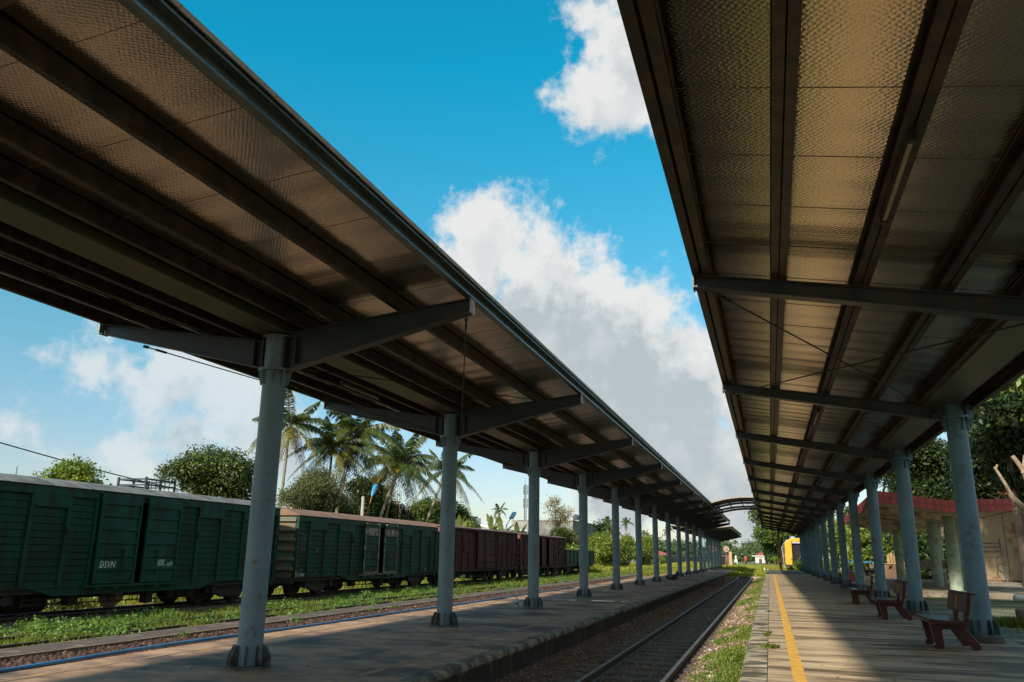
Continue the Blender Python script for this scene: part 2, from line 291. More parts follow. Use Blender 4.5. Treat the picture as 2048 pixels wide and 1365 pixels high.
CUTWOOD = mat("pruned_wood", (0.36, 0.27, 0.18), (0.24, 0.17, 0.115), 7, 0.85, bump=0.3, bscale=20)
DRYLEAF = mat("dry_leaf", (0.38, 0.15, 0.07), (0.26, 0.11, 0.06), 9, 0.8, trans=0.3)
LEAF_A = mat("leaf_dark", (0.020, 0.045, 0.008), (0.034, 0.066, 0.010), 1.3, 0.42, island=((0.17, 0.20, 0.020), 3.0), trans=0.30)
LEAF_B = mat("leaf_mid", (0.030, 0.062, 0.010), (0.052, 0.092, 0.012), 1.0, 0.45, island=((0.20, 0.24, 0.030), 2.5), trans=0.32)
LEAF_C = mat("leaf_bright", (0.085, 0.150, 0.014), (0.13, 0.20, 0.020), 1.2, 0.48, island=((0.30, 0.32, 0.030), 2.5), trans=0.36)
LEAF_D = mat("leaf_olive", (0.038, 0.050, 0.012), (0.060, 0.072, 0.016), 0.9, 0.55, island=((0.17, 0.18, 0.05), 2.5), trans=0.28)
LEAF_S = mat("leaf_sparse", (0.16, 0.15, 0.035), (0.21, 0.18, 0.05), 0.8, 0.6, island=((0.28, 0.19, 0.07), 1.8), trans=0.3)
LEAF_K = mat("leaf_deep", (0.012, 0.024, 0.007), (0.019, 0.037, 0.009), 0.7, 0.5, island=((0.12, 0.16, 0.012), 8.0), trans=0.16, spec=0.3)
LEAF_F = mat("leaf_far", (0.045, 0.080, 0.030), (0.065, 0.105, 0.035), 0.25, 0.6, island=((0.13, 0.17, 0.045), 2.5), trans=0.25)
FROND = mat("palm_frond", (0.036, 0.066, 0.012), (0.058, 0.088, 0.014), 0.8, 0.42, island=((0.15, 0.155, 0.03), 3.5), trans=0.28)
FRONDY = mat("palm_frond_yellow", (0.105, 0.120, 0.018), (0.15, 0.145, 0.022), 0.8, 0.45, island=((0.35, 0.26, 0.06), 2.0), trans=0.34)
FRONDD = mat("palm_frond_dead", (0.20, 0.115, 0.05), (0.13, 0.08, 0.04), 2, 0.8, trans=0.15)
BANANA = mat("banana_leaf", (0.085, 0.14, 0.03), (0.13, 0.18, 0.04), 2, 0.42, island=((0.30, 0.26, 0.10), 2), trans=0.35)
GRASSM = mat("grass_blade", (0.105, 0.165, 0.016), (0.145, 0.205, 0.020), 0.9, 0.6, island=((0.27, 0.29, 0.04), 2.2), trans=0.36)
GRASSY = mat("grass_meadow", (0.25, 0.29, 0.022), (0.32, 0.33, 0.030), 0.45, 0.65, island=((0.38, 0.35, 0.06), 2.2), trans=0.36)
WEEDM = mat("weed_leaf", (0.075, 0.155, 0.022), (0.11, 0.20, 0.028), 2, 0.5, island=((0.19, 0.28, 0.05), 2), trans=0.32)
WHITEW = mat("white_wall", (0.68, 0.68, 0.64), (0.58, 0.58, 0.54), 0.8, 0.75, stain=(0.42, 0.42, 0.38), sscale=0.5, samt=0.25)
WHITER = mat("white_roof", (0.72, 0.72, 0.70), (0.62, 0.62, 0.60), 0.6, 0.5)
GREYW = mat("bare_concrete", (0.27, 0.255, 0.235), (0.20, 0.19, 0.175), 0.5, 0.85, stain=(0.12, 0.115, 0.105), sscale=0.4, samt=0.5, stretch=(1, 1, 0.4))
GREYL = mat("pale_concrete", (0.42, 0.41, 0.37), (0.33, 0.32, 0.29), 0.7, 0.85, stain=(0.16, 0.15, 0.12), sscale=0.8, samt=0.6, stretch=(1, 1, 0.3))
WALLM = mat("yard_wall", (0.34, 0.31, 0.26), (0.24, 0.215, 0.175), 0.6, 0.9, stain=(0.09, 0.085, 0.065), sscale=0.7, samt=0.75, stretch=(1, 1, 0.35))
ORANGEB = mat("orange_brick", (0.40, 0.15, 0.06), (0.30, 0.11, 0.05), 1, 0.85)
REDROOF = mat("red_roof", (0.30, 0.085, 0.06), (0.23, 0.065, 0.045), 2, 0.75)
CREAM = mat("cream_roof", (0.50, 0.44, 0.27), (0.44, 0.38, 0.23), 1, 0.7)
GLASSD = mat("dark_glass", (0.04, 0.07, 0.075), rough=0.12)
GLASST = mat("teal_glass", (0.16, 0.28, 0.28), rough=0.15)
YCARR = mat("carriage_yellow", (0.72, 0.35, 0.012), (0.66, 0.31, 0.012), 2, 0.4)
YDARK = mat("carriage_maroon", (0.10, 0.035, 0.028), rough=0.5)
SILV = mat("silver_roof", (0.48, 0.50, 0.51), (0.38, 0.40, 0.41), 3, 0.4, metal=0.5)
POLEW = mat("pole_wood", (0.34, 0.22, 0.14), (0.24, 0.155, 0.10), 5, 0.85, stretch=(1, 1, 0.3))
POLEC = mat("pole_concrete", (0.44, 0.40, 0.33), (0.34, 0.30, 0.25), 4, 0.85)
LAMPB = mat("lamp_blue", (0.03, 0.22, 0.42), rough=0.35)
LAMPBD = mat("lamp_navy", (0.02, 0.08, 0.14), rough=0.35)
RUST = mat("rust_bracket", (0.30, 0.12, 0.04), rough=0.7)
STEELD = mat("dark_steel", (0.055, 0.065, 0.08), rough=0.5)
MAST = mat("mast_steel", (0.10, 0.11, 0.125), rough=0.6)
REDL = mat("red_lens", (0.7, 0.02, 0.02), rough=0.3, emit=((1.0, 0.03, 0.02), 2.0))
SIGNW = mat("sign_pale", (0.62, 0.50, 0.44), rough=0.5)
SIGNR = mat("sign_red", (0.22, 0.035, 0.03), rough=0.5)
BLACKFUR = mat("black_fur", (0.012, 0.011, 0.010), (0.02, 0.017, 0.014), 12, 0.7)
WATERM = mat("puddle_pale_sheen", (0.34, 0.35, 0.35), rough=0.08, spec=0.8)  # pale base colour stands in for the white reflection on the water
BLUEP = mat("blue_plastic", (0.03, 0.24, 0.55), rough=0.35)
REDP = mat("red_plastic", (0.55, 0.09, 0.08), rough=0.4)
WHITEPL = mat("white_plastic", (0.72, 0.72, 0.70), rough=0.4)
SKIN = mat("skin", (0.30, 0.17, 0.11), rough=0.6)
CLOTHD = mat("dark_cloth", (0.03, 0.03, 0.04), rough=0.8)
CLOTHR = mat("red_cloth", (0.50, 0.06, 0.05), rough=0.8)
CLOTHB = mat("pale_blue_cloth", (0.30, 0.33, 0.42), rough=0.8)
GREENN = mat("green_net", (0.02, 0.16, 0.10), rough=0.7)
WOODY = mat("yellow_wood", (0.36, 0.25, 0.09), (0.26, 0.17, 0.06), 4, 0.75)
WOODD = mat("brown_wood", (0.16, 0.085, 0.045), (0.10, 0.055, 0.03), 4, 0.7)
POT = mat("dark_pot", (0.07, 0.065, 0.055), rough=0.8)
ROCKW = mat("pale_stone", (0.58, 0.57, 0.52), (0.46, 0.45, 0.41), 5, 0.8)
PAPER = mat("litter_white", (0.62, 0.64, 0.62), rough=0.6)
# ------------------------------------------------------------------ mesh helpers
class MB:
    """collects faces and links them as one mesh object"""
    def __init__(s): s.v = []; s.f = []; s.m = []
    def add(s, vs, fs, mi=0):
        o = len(s.v); s.v += [tuple(p) for p in vs]; s.f += [tuple(i + o for i in f) for f in fs]; s.m += [mi] * len(fs); return s
    def box(s, x0, x1, y0, y1, z0, z1, mi=0):
        vs = [(x0, y0, z0), (x1, y0, z0), (x1, y1, z0), (x0, y1, z0), (x0, y0, z1), (x1, y0, z1), (x1, y1, z1), (x0, y1, z1)]
        return s.add(vs, [(0, 3, 2, 1), (4, 5, 6, 7), (0, 1, 5, 4), (1, 2, 6, 5), (2, 3, 7, 6), (3, 0, 4, 7)], mi)
    def prism(s, poly, ax, a, b, mi=0):
        """poly in the two axes other than ax, extruded from a to b along ax"""
        n = len(poly)
        def P(p, c):
            return {'x': (c, p[0], p[1]), 'y': (p[0], c, p[1]), 'z': (p[0], p[1], c)}[ax]
        vs = [P(p, a) for p in poly] + [P(p, b) for p in poly]
        fs = [tuple(range(n))[::-1], tuple(range(n, 2 * n))] + [(i, (i + 1) % n, n + (i + 1) % n, n + i) for i in range(n)]
        return s.add(vs, fs, mi)
    def tube(s, pts, rads, n=8, mi=0, caps=True):
        pts = [Vector(p) for p in pts]
        if isinstance(rads, (int, float)): rads = [rads] * len(pts)
        vs = []; fs = []
        up = Vector((0, 0, 1))
        for i, p in enumerate(pts):
            d = (pts[min(i + 1, len(pts) - 1)] - pts[max(i - 1, 0)]).normalized()
            u = up if abs(d.dot(up)) < 0.95 else Vector((0, 1, 0))
            a = d.cross(u).normalized(); b = a.cross(d).normalized()
            for k in range(n):
                t = 2 * PI * k / n
                vs.append(p + a * (rads[i] * math.cos(t)) + b * (rads[i] * math.sin(t)))
        for i in range(len(pts) - 1):
            for k in range(n):
                fs.append((i * n + k, i * n + (k + 1) % n, (i + 1) * n + (k + 1) % n, (i + 1) * n + k))
        if caps:
            fs.append(tuple(range(n))[::-1]); fs.append(tuple(range((len(pts) - 1) * n, len(pts) * n)))
        return s.add(vs, fs, mi)
    def lathe(s, prof, c=(0, 0, 0), n=20, mi=0):
        vs = []; fs = []
        for (r, z) in prof:
            for k in range(n):
                t = 2 * PI * k / n
                vs.append((c[0] + r * math.cos(t), c[1] + r * math.sin(t), c[2] + z))
        for i in range(len(prof) - 1):
            for k in range(n):
                fs.append((i * n + k, i * n + (k + 1) % n, (i + 1) * n + (k + 1) % n, (i + 1) * n + k))
        fs.append(tuple(range(n))[::-1]); fs.append(tuple(range((len(prof) - 1) * n, len(prof) * n)))
        return s.add(vs, fs, mi)
    def beam(s, p0, p1, w, h, mi=0, up=(0, 0, 1)):
        p0, p1 = Vector(p0), Vector(p1); d = (p1 - p0).normalized(); u = Vector(up)
        if abs(d.dot(u)) > 0.98: u = Vector((0, 1, 0))
        a = d.cross(u).normalized() * (w / 2); b = a.cross(d).normalized() * (h / 2)
        vs = [p + q for p in (p0, p1) for q in (-a - b, a - b, a + b, -a + b)]
        return s.add(vs, [(0, 1, 2, 3), (7, 6, 5, 4), (0, 4, 5, 1), (1, 5, 6, 2), (2, 6, 7, 3), (3, 7, 4, 0)], mi)
    def rock(s, c, r, rng, mi=0):
        vs = []
        for d in ((1, 0, 0), (-1, 0, 0), (0, 1, 0), (0, -1, 0), (0, 0, 1), (0, 0, -1)):
            q = r * rng.uniform(0.6, 1.2)
            vs.append((c[0] + d[0] * q + rng.uniform(-.2, .2) * r, c[1] + d[1] * q + rng.uniform(-.2, .2) * r, c[2] + d[2] * q * 0.75))
        return s.add(vs, [(0, 2, 4), (2, 1, 4), (1, 3, 4), (3, 0, 4), (2, 0, 5), (1, 2, 5), (3, 1, 5), (0, 3, 5)], mi)
    def mesh(s, name, mats, smooth=None):
        me = bpy.data.meshes.new(name)
        me.from_pydata(s.v, [], s.f)
        for m in (mats if isinstance(mats, (list, tuple)) else [mats]): me.materials.append(m)
        if any(s.m): me.polygons.foreach_set('material_index', s.m)
        me.update()
        bm = bmesh.new(); bm.from_mesh(me); bmesh.ops.recalc_face_normals(bm, faces=bm.faces); bm.to_mesh(me); bm.free()
        if smooth:
            me.polygons.foreach_set('use_smooth', [True] * len(me.polygons))
            me.set_sharp_from_angle(angle=math.radians(smooth))
        return me
def link(name, data, parent=None, loc=None):
    o = bpy.data.objects.new(name, data); COL.objects.link(o)
    if parent is not None: o.parent = parent
    if loc is not None: o.location = loc
    return o
def tag(o, label=None, cat=None, group=None, kind=None):
    if label: o['label'] = label
    if cat: o['category'] = cat
    if group: o['group'] = group
    if kind: o['kind'] = kind
    return o
def thing(name, label, cat, loc=(0, 0, 0), rz=0.0, group=None):
    o = link(name, None, None, loc); o.rotation_euler = (0, 0, rz); o.empty_display_size = 0.2
    return tag(o, label, cat, group)
def part(name, mb, m, parent, smooth=None, loc=None, label=None):
    o = link(name, mb.mesh(name, m, smooth), parent, loc)
    if label: o['label'] = label
    return o
def solo(name, mb, m, label, cat, loc=(0, 0, 0), group=None, smooth=None):
    return tag(link(name, mb.mesh(name, m, smooth), None, loc), label, cat, group)
def struct(name, mb, m, smooth=None, label=None):
    o = link(name, mb.mesh(name, m, smooth)); o['kind'] = 'structure'
    if label: o['label'] = label
    return o
def dup(o, loc, rz=None, label=None, group=None, scale=None):
    """a thing, its parts and their sub-parts copied, mesh data shared"""
    def cp(a, par):
        c = a.copy(); COL.objects.link(c); c.parent = par
        for ch in [k for k in bpy.data.objects if k.parent == a]: cp(ch, c)
        return c
    r = cp(o, None); r.location = loc
    if rz is not None: r.rotation_euler = (0, 0, rz)
    if scale: r.scale = (scale, scale, scale)
    if label: r['label'] = label
    if group: r['group'] = group
    return r
def bevel(o, w, seg=2):
    b = o.modifiers.new('bevel', 'BEVEL'); b.width = w; b.segments = seg; b.limit_method = 'ANGLE'; b.angle_limit = math.radians(40)
    return o
def fast_mesh(name, V, F, m, smooth=False):
    V = np.asarray(V, dtype=np.float32); F = np.asarray(F, dtype=np.int32)
    me = bpy.data.meshes.new(name); k = F.shape[1]
    me.vertices.add(len(V)); me.vertices.foreach_set('co', V.ravel())
    me.loops.add(F.size); me.loops.foreach_set('vertex_index', F.ravel())
    me.polygons.add(len(F)); me.polygons.foreach_set('loop_start', np.arange(0, F.size, k, dtype=np.int32))
    me.materials.append(m); me.update(calc_edges=True)
    if smooth: me.polygons.foreach_set('use_smooth', np.ones(len(F), dtype=bool))
    return me
def text_mesh(body, size, m, name='lettering', shear=0.0, xscale=1.0):
    cu = bpy.data.curves.new(name, 'FONT'); cu.body = body; cu.size = size; cu.extrude = 0.002; cu.offset = size * 0.008; cu.align_x = 'CENTER'; cu.align_y = 'CENTER'; cu.shear = shear
    cu.resolution_u = 2
    o = bpy.data.objects.new(name, cu); COL.objects.link(o)
    bpy.context.view_layer.update()
    me = bpy.data.meshes.new_from_object(o.evaluated_get(bpy.context.evaluated_depsgraph_get()))
    bpy.data.objects.remove(o); bpy.data.curves.remove(cu)
    me.materials.clear(); me.materials.append(m); me.name = name
    if xscale != 1.0: me.transform(Matrix.Diagonal((xscale, 1, 1, 1)))
    return me
def lattice_noise(x, y, s, seed=0):
    """smooth value noise, arrays in, 0..1 out"""
    x = np.asarray(x) / s; y = np.asarray(y) / s
    xi = np.floor(x).astype(np.int64); yi = np.floor(y).astype(np.int64); xf = x - xi; yf = y - yi
    def h(a, b):
        n = (a * 374761393 + b * 668265263 + seed * 974711) & 0xffffffff
        n = ((n ^ (n >> 13)) * 1274126177) & 0xffffffff
        return ((n ^ (n >> 16)) & 0xffff) / 65535.0
    u = xf * xf * (3 - 2 * xf); v = yf * yf * (3 - 2 * yf)
    return (h(xi, yi) * (1 - u) + h(xi + 1, yi) * u) * (1 - v) + (h(xi, yi + 1) * (1 - u) + h(xi + 1, yi + 1) * u) * v

# ------------------------------------------------------------------ plants
def leaf_cloud(rng, lobes, n, size, per=6, spread=2.2, flat=0.35, wide=0.5, shell=0.55):
    """leaf-shaped quads in sprays over a set of ellipsoid lobes; arrays of verts and quads"""
    L = np.array(lobes, dtype=float)
    vol = (L[:, 3] * L[:, 4] * L[:, 5]) ** (2 / 3.0)
    nc = max(1, n // per)
    pick = rng.choice(len(L), nc, p=vol / vol.sum())
    d = rng.normal(size=(nc, 3)); d /= np.linalg.norm(d, axis=1)[:, None]
    d[:, 2] = np.where(d[:, 2] < -0.35, -d[:, 2] * 0.6, d[:, 2])
    rr = shell + (1 - shell) * rng.random(nc) ** 0.6
    rr *= 0.86 + 0.28 * rng.random(nc)
    c = L[pick, :3] + d * L[pick, 3:6] * rr[:, None]
    C = np.repeat(c, per, axis=0); D = np.repeat(d, per, axis=0); N = len(C)
    C = C + rng.normal(size=(N, 3)) * size * spread * np.array([1, 1, 0.75])
    nrm = D * 0.7 + rng.normal(size=(N, 3)) * 0.65; nrm[:, 2] += flat
    nrm /= np.linalg.norm(nrm, axis=1)[:, None]
    a = rng.normal(size=(N, 3)); a -= nrm * (a * nrm).sum(1)[:, None]; a /= np.linalg.norm(a, axis=1)[:, None]
    b = np.cross(nrm, a)
    s = size * (0.6 + 0.8 * rng.random(N))[:, None]
    V = np.stack([C - a * s, C + b * s * wide - a * s * 0.1, C + a * s - nrm * s * 0.25, C - b * s * wide - a * s * 0.1], axis=1).reshape(-1, 3)
    F = np.arange(4 * N).reshape(-1, 4)
    return V, F
def lobes_for(rng, c, r, k, frac=0.46):
    out = []
    for i in range(k):
        d = rng.normal(size=3); d /= np.linalg.norm(d); q = rng.random() ** 0.5 * (1 - frac * 0.8)
        f = frac * rng.uniform(0.75, 1.25)
        out.append((c[0] + d[0] * r[0] * q, c[1] + d[1] * r[1] * q, c[2] + d[2] * r[2] * q, r[0] * f, r[1] * f, r[2] * f))
    return out
def tree(name, label, cat, base, c, r, n, size, lm, seed, trunk_r=0.18, lobes=11, frac=0.46, group=None, bark=None, per=6, shell=0.55, spread=2.2, lean=(0, 0), limbs=6, wide=0.5):
    rng = np.random.default_rng(seed)
    t = thing(name, label, cat, base, 0, group)
    b = np.array(base)
    lo = lobes_for(rng, c, r, lobes, frac)
    V, F = leaf_cloud(rng, lo, n, size, per, spread, shell=shell, wide=wide)
    link('crown', fast_mesh('crown', V - b, F, lm), t)
    mb = MB(); top = np.array((c[0] + lean[0], c[1] + lean[1], c[2] - r[2] * 0.35))
    mid = (b * 0.5 + top * 0.5) + np.append(rng.normal(size=2) * trunk_r * 0.8, 0)
    mb.tube([b - b - (0, 0, 0.1), mid - b, top - b], [trunk_r * 1.15, trunk_r * 0.85, trunk_r * 0.55], 9)
    for q in lo[:limbs]:
        e = np.array(q[:3]); s0 = mid * 0.35 + top * 0.65; k = (s0 + e) / 2 + rng.normal(size=3) * 0.1 * r[0]
        mb.tube([s0 - b, k - b, e - b], [trunk_r * 0.5, trunk_r * 0.3, trunk_r * 0.12], 6)
    part('trunk', mb, bark or BARK, t, smooth=60)
    return t
def frond_mesh(name, length, droop, lift, m, leaf=0.55, nl=26, width=0.06, seed=0, twist=0.0, ragged=0.0):
    """one pinnate leaf: arching midrib with two rows of drooping leaflets, growing along +x"""
    rng = np.random.default_rng(seed); V = []; F = []
    def pt(t): return np.array((length * (t * math.cos(lift) - 0.10 * t * t * droop), 0, length * (t * math.sin(lift) - droop * t * t)))
    for i in range(9):
        t = i / 8; p = pt(t); w = 0.035 * length / 4 * (1.15 - t)
        V += [p + (0, -w, 0), p + (0, w, 0)]
    for i in range(8): F.append((2 * i, 2 * i + 1, 2 * i + 3, 2 * i + 2))
    for sgn in (-1, 1):
        for i in range(nl):
            t = 0.10 + 0.90 * (i + 0.3 * rng.random()) / nl
            if rng.random() < ragged: continue
            p = pt(t); tx = pt(min(1, t + 0.02)) - pt(t - 0.02); tx /= np.linalg.norm(tx)
            L = leaf * math.sin(PI * min(1.0, 0.18 + 0.80 * t)) ** 0.6 * rng.uniform(0.85, 1.1) * (1.0 if t < 0.9 else 0.75)
            side = np.array((0, sgn, 0.0)); dn = np.array((0, 0, -1.0))
            a1 = side * 0.80 + tx * 0.55 + dn * rng.uniform(0.15, 0.5); a1 /= np.linalg.norm(a1)
            a2 = side * 0.35 + tx * 0.5 + dn * rng.uniform(0.8, 1.3); a2 /= np.linalg.norm(a2)
            k1 = p + a1 * L * 0.55; k2 = k1 + a2 * L * 0.55; wv = tx * width * rng.uniform(0.8, 1.2)
            o = len(V)
            V += [p - wv * 0.6, p + wv * 0.6, k1 + wv, k1 - wv, k2]
            F += [(o, o + 1, o + 2, o + 3), (o + 3, o + 2, o + 4, o + 4)]
    me = bpy.data.meshes.new(name)
    me.from_pydata([tuple(v) for v in V], [], [f if f[2] != f[3] else f[:3] for f in F]); me.materials.append(m); me.update()
    return me
PALMFR = {}
def palm(name, label, base, top, fl, seed, nf=20, group=None, tr=0.16, kind='coco', bend=0.8, dead=3, cat='palm tree'):
    rng = np.random.default_rng(seed)
    key = (kind, round(fl, 1))
    if key not in PALMFR:
        if kind == 'coco':
            PALMFR[key] = [frond_mesh('frond', fl, .28, .95, FROND, fl * .19, 34, fl * .0118, 1), frond_mesh('frond', fl, .52, .70, FROND, fl * .21, 34, fl * .0118, 2),
                           frond_mesh('frond', fl, .72, .35, FROND, fl * .22, 34, fl * .0118, 3), frond_mesh('frond', fl * .95, .80, -.15, FRONDY, fl * .22, 32, fl * .0118, 4),
                           frond_mesh('frond', fl * .8, .55, -.95, FRONDD, fl * .13, 18, fl * .011, 5, ragged=.35)]
        else:
            PALMFR[key] = [frond_mesh('frond', fl, .30, 1.05, FROND, fl * .26, 14, fl * .03, 6), frond_mesh('frond', fl, .62, .75, FROND, fl * .27, 14, fl * .03, 7),
                           frond_mesh('frond', fl, .85, .40, FROND, fl * .27, 14, fl * .03, 8), frond_mesh('frond', fl, .85, .2, FROND, fl * .25, 13, fl * .03, 9), frond_mesh('frond', fl * .8, .6, -.9, FRONDD, fl * .2, 10, fl * .03, 10)]
    b = Vector(base); tp = Vector(top) - b
    t = thing(name, label, cat, base, 0, group)
    mb = MB(); pts = []; rads = []
    for i in range(9):
        q = i / 8; pts.append((tp.x * q ** (1 + bend), tp.y * q ** (1 + bend), tp.z * q - (0.1 if i == 0 else 0))); rads.append(tr * (1.35 if i == 0 else 1.0 - 0.35 * q))
    mb.tube(pts, rads, 8)
    part('trunk', mb, BARKL, t, smooth=60)
    ms = PALMFR[key]
    nf = int(nf * 1.35) if kind == 'coco' else nf
    for i in range(nf):
        q = i / nf
        k = 0 if q < .16 else 1 if q < .38 else 2 if q < .66 else 3
        if i >= nf - dead: k = 4
        f = link('frond', ms[k], t, tuple(tp))
        f.rotation_euler = (rng.normal() * .12, rng.normal() * .14, i * 2.39996 + rng.normal() * .25)
        s = rng.uniform(.85, 1.1); f.scale = (s, s, s)
    if kind == 'coco':
        nb = MB()
        for i in range(7):
            a = i * 0.9; nb.lathe([(0.02, -.15), (.11, -.08), (.13, 0), (.10, .1), (.02, .14)], (tp.x + .28 * math.cos(a), tp.y + .28 * math.sin(a), tp.z - .25 - .06 * (i % 3)), 7)
        part('coconuts', nb, FRONDY, t, smooth=60)
    return t
def blades(rng, xs, ys, zs, h, w, lean=0.5):
    N = len(xs); P = np.stack([xs, ys, zs], 1)
    a = rng.random(N) * 2 * PI; hh = h * (0.5 + 0.9 * rng.random(N)) if np.isscalar(h) else h * (0.5 + 0.9 * rng.random(N))
    d = np.stack([np.cos(a), np.sin(a), np.zeros(N)], 1); s = np.stack([-np.sin(a), np.cos(a), np.zeros(N)], 1)
    ww = (w * (0.7 + 0.6 * rng.random(N)))[:, None]
    le = (lean * hh * rng.random(N))[:, None]
    mid = P + d * le * 0.35; mid[:, 2] += hh * 0.6
    tip = P + d * le * 1.2; tip[:, 2] += hh
    V = np.stack([P - s * ww, P + s * ww, mid + s * ww * .8, tip, mid - s * ww * .8], 1).reshape(-1, 3)
    F = np.arange(5 * N).reshape(-1, 5)
    return V, F
def stuff(name, V, F, m, label):
    o = link(name, fast_mesh(name, V, F, m)); o['kind'] = 'stuff'; o['label'] = label
    return o
def merge(parts):
    Vs = []; Fs = []; o = 0
    for V, F in parts:
        Vs.append(V); Fs.append(F + o); o += len(V)
    return np.concatenate(Vs), np.concatenate(Fs)
# ================================================================== SETTING
RNG = random.Random(7)
ZL, ZR, ZRAIL, ZF = -0.291, 0.0, -0.57, -0.66
g = MB(); g.box(-3000, 3000, -300, 3000, -1.6, -0.76); struct('ground', g, SOIL2)
g = MB(); g.box(-95, -11.52, -14, 420, -0.9, ZF); struct('meadow', g, SOIL2, label='flat meadow beyond the goods track')
g = MB(); g.prism([(-3.75, -.74), (-0.28, -.74), (-0.28, -.47), (-.62, -.52), (-1.10, -.66), (-1.30, -.70), (-2.6, -.70), (-3.3, -.69), (-3.75, -.68)], 'y', -8, 70.2); struct('trackbed', g, SOIL)
g = MB(); g.prism([(-10.75, -.9), (-7.75, -.9), (-7.75, -.62), (-8.4, -.62), (-10.0, -.605), (-10.75, -.605)], 'y', -12, 130); struct('ballast_bed', g, SOIL)
# grassy yard past the platform ends, rising gently to the level crossing
def yard_z(x, y):
    t = min(1, max(0, (y - 70) / 130)); return -0.66 + 0.44 * t + 0.20 * math.exp(-((x + 3.9) / 2.0) ** 2 - ((y - 92) / 14) ** 2)
xs = [-11.5, -9, -7.6, -6, -5, -4.4, -3.8, -3.2, -2.6, -2, -1.4, -0.6, 0.3, 1.5, 2.94]; ys = [70.2, 72, 75, 78, 81, 84, 87, 90, 93, 96, 100, 105, 110, 120, 140, 170, 200, 300, 420]
g = MB(); vs = [(x, y, yard_z(x, y)) for y in ys for x in xs]; nx = len(xs)
g.add(vs, [(j * nx + i, j * nx + i + 1, (j + 1) * nx + i + 1, (j + 1) * nx + i) for j in range(len(ys) - 1) for i in range(nx - 1)])
struct('grass_yard', g, SOIL2, smooth=60)
g = MB(); g.box(2.95, 95, 26.4, 420, -0.9, -0.07); struct('earth_yard', g, mat("yard_earth", (0.13, 0.10, 0.06), (0.08, 0.075, 0.035), 0.8, 0.95, bump=0.4, bscale=8, stain=(0.05, 0.07, 0.015), sscale=0.6, samt=0.5))
g = MB(); g.box(2.956, 40, -8, 26.39, -0.9, -0.006); struct('forecourt', g, FORE)

# ---- left (island) platform: slab, edge stones, faded line
lp = struct('island_platform', MB().box(-7.88, -3.82, -8, 69.3, -0.9, ZL), CONC_L)
part('platform_wall', MB().box(-3.818, -3.74, -8, 69.3, -0.9, ZL - 0.125), CONC_F, lp)
y = -2.0; k = 0
while y < 69.0:
    ln = RNG.uniform(0.62, 0.95) if y < 45 else 2.4
    dx = RNG.uniform(-0.018, 0.018); dz = RNG.uniform(-0.010, 0.004)
    mb = MB(); h = 0.125
    mb.prism([(-3.80, ZL - h), (-3.645 + dx, ZL - h + 0.01), (-3.61 + dx, ZL - 0.075), (-3.615 + dx, ZL - 0.03), (-3.66 + dx, ZL + 0.004 + dz), (-3.815, ZL + 0.003 + dz)], 'y', y, min(69.3, y + ln - 0.022))
    o = part('edge_stone', mb, CONC_E, lp)
    y += ln; k += 1
part('edge_bedding', MB().box(-3.816, -3.70, -8, 69.3, ZL - 0.12, ZL - 0.012), CONC_F, lp)
part('painted_line', MB().box(-4.36, -4.28, -2, 69.0, ZL - 0.02, ZL + 0.004), OCHRE, lp, label='faded ochre line along the front of the platform')
part('painted_line', MB().box(-7.42, -7.34, -2, 69.0, ZL - 0.02, ZL + 0.004), OCHRE, lp, label='faded ochre line along the back of the platform')
# stepped-back continuation of the island platform
lp2 = struct('island_platform_far', MB().box(-7.88, -3.55, 69.302, 96, -0.9, ZL - 0.004), CONC_L)
g = MB(); g.box(-3.72, -0.34, 70.2, 70.75, -0.9, -0.50); struct('track_crossbeam', g, CONC_K, label='concrete beam laid across the track at the platform ends')

# ---- right platform: slab, kerb slabs, yellow line
rp = struct('main_platform', MB().box(-0.085, 2.95, -8, 56.8, -0.9, ZR), CONC_R)
y = -3.0
while y < 56.5:
    ln = 1.25
    dz = RNG.uniform(-0.008, 0.0)
    y1 = min(56.8, y + ln - 0.012)
    part('kerb_slab', MB().prism([(-0.32 + RNG.uniform(-.006, .006), -0.9), (-0.092, -0.9), (-0.092, -0.004 + dz), (-0.30, -0.006 + dz), (-0.325, -0.03)], 'y', y, y1), CONC_K, rp)
    y += ln
part('painted_line', MB().box(0.125, 0.235, -3, 55.2, -0.02, 0.004), YELLOW, rp, label='yellow safety line along the platform edge')
struct('main_platform_far', MB().box(-0.33, 3.4, 56.81, 76.5, -0.9, -0.03), mat("platform_far_shade", (0.115, 0.09, 0.068), (0.075, 0.06, 0.045), 1.5, 0.85, stain=(0.045, 0.05, 0.02), sscale=0.8, samt=0.5))  # dark slab colour stands in for the shadow across the far platform

# ---- dark concrete kerb path between the tracks
kp = struct('kerb_path', MB().box(-11.40, -10.66, -12, 130, -0.9, -0.535), CONC_D)
part('kerb_lip', MB().box(-10.659, -10.615, -12, 130, -0.9, -0.528), KERBLIP, kp)
part('kerb_lip', MB().box(-11.45, -11.401, -12, 130, -0.9, -0.530), KERBLIP, kp)

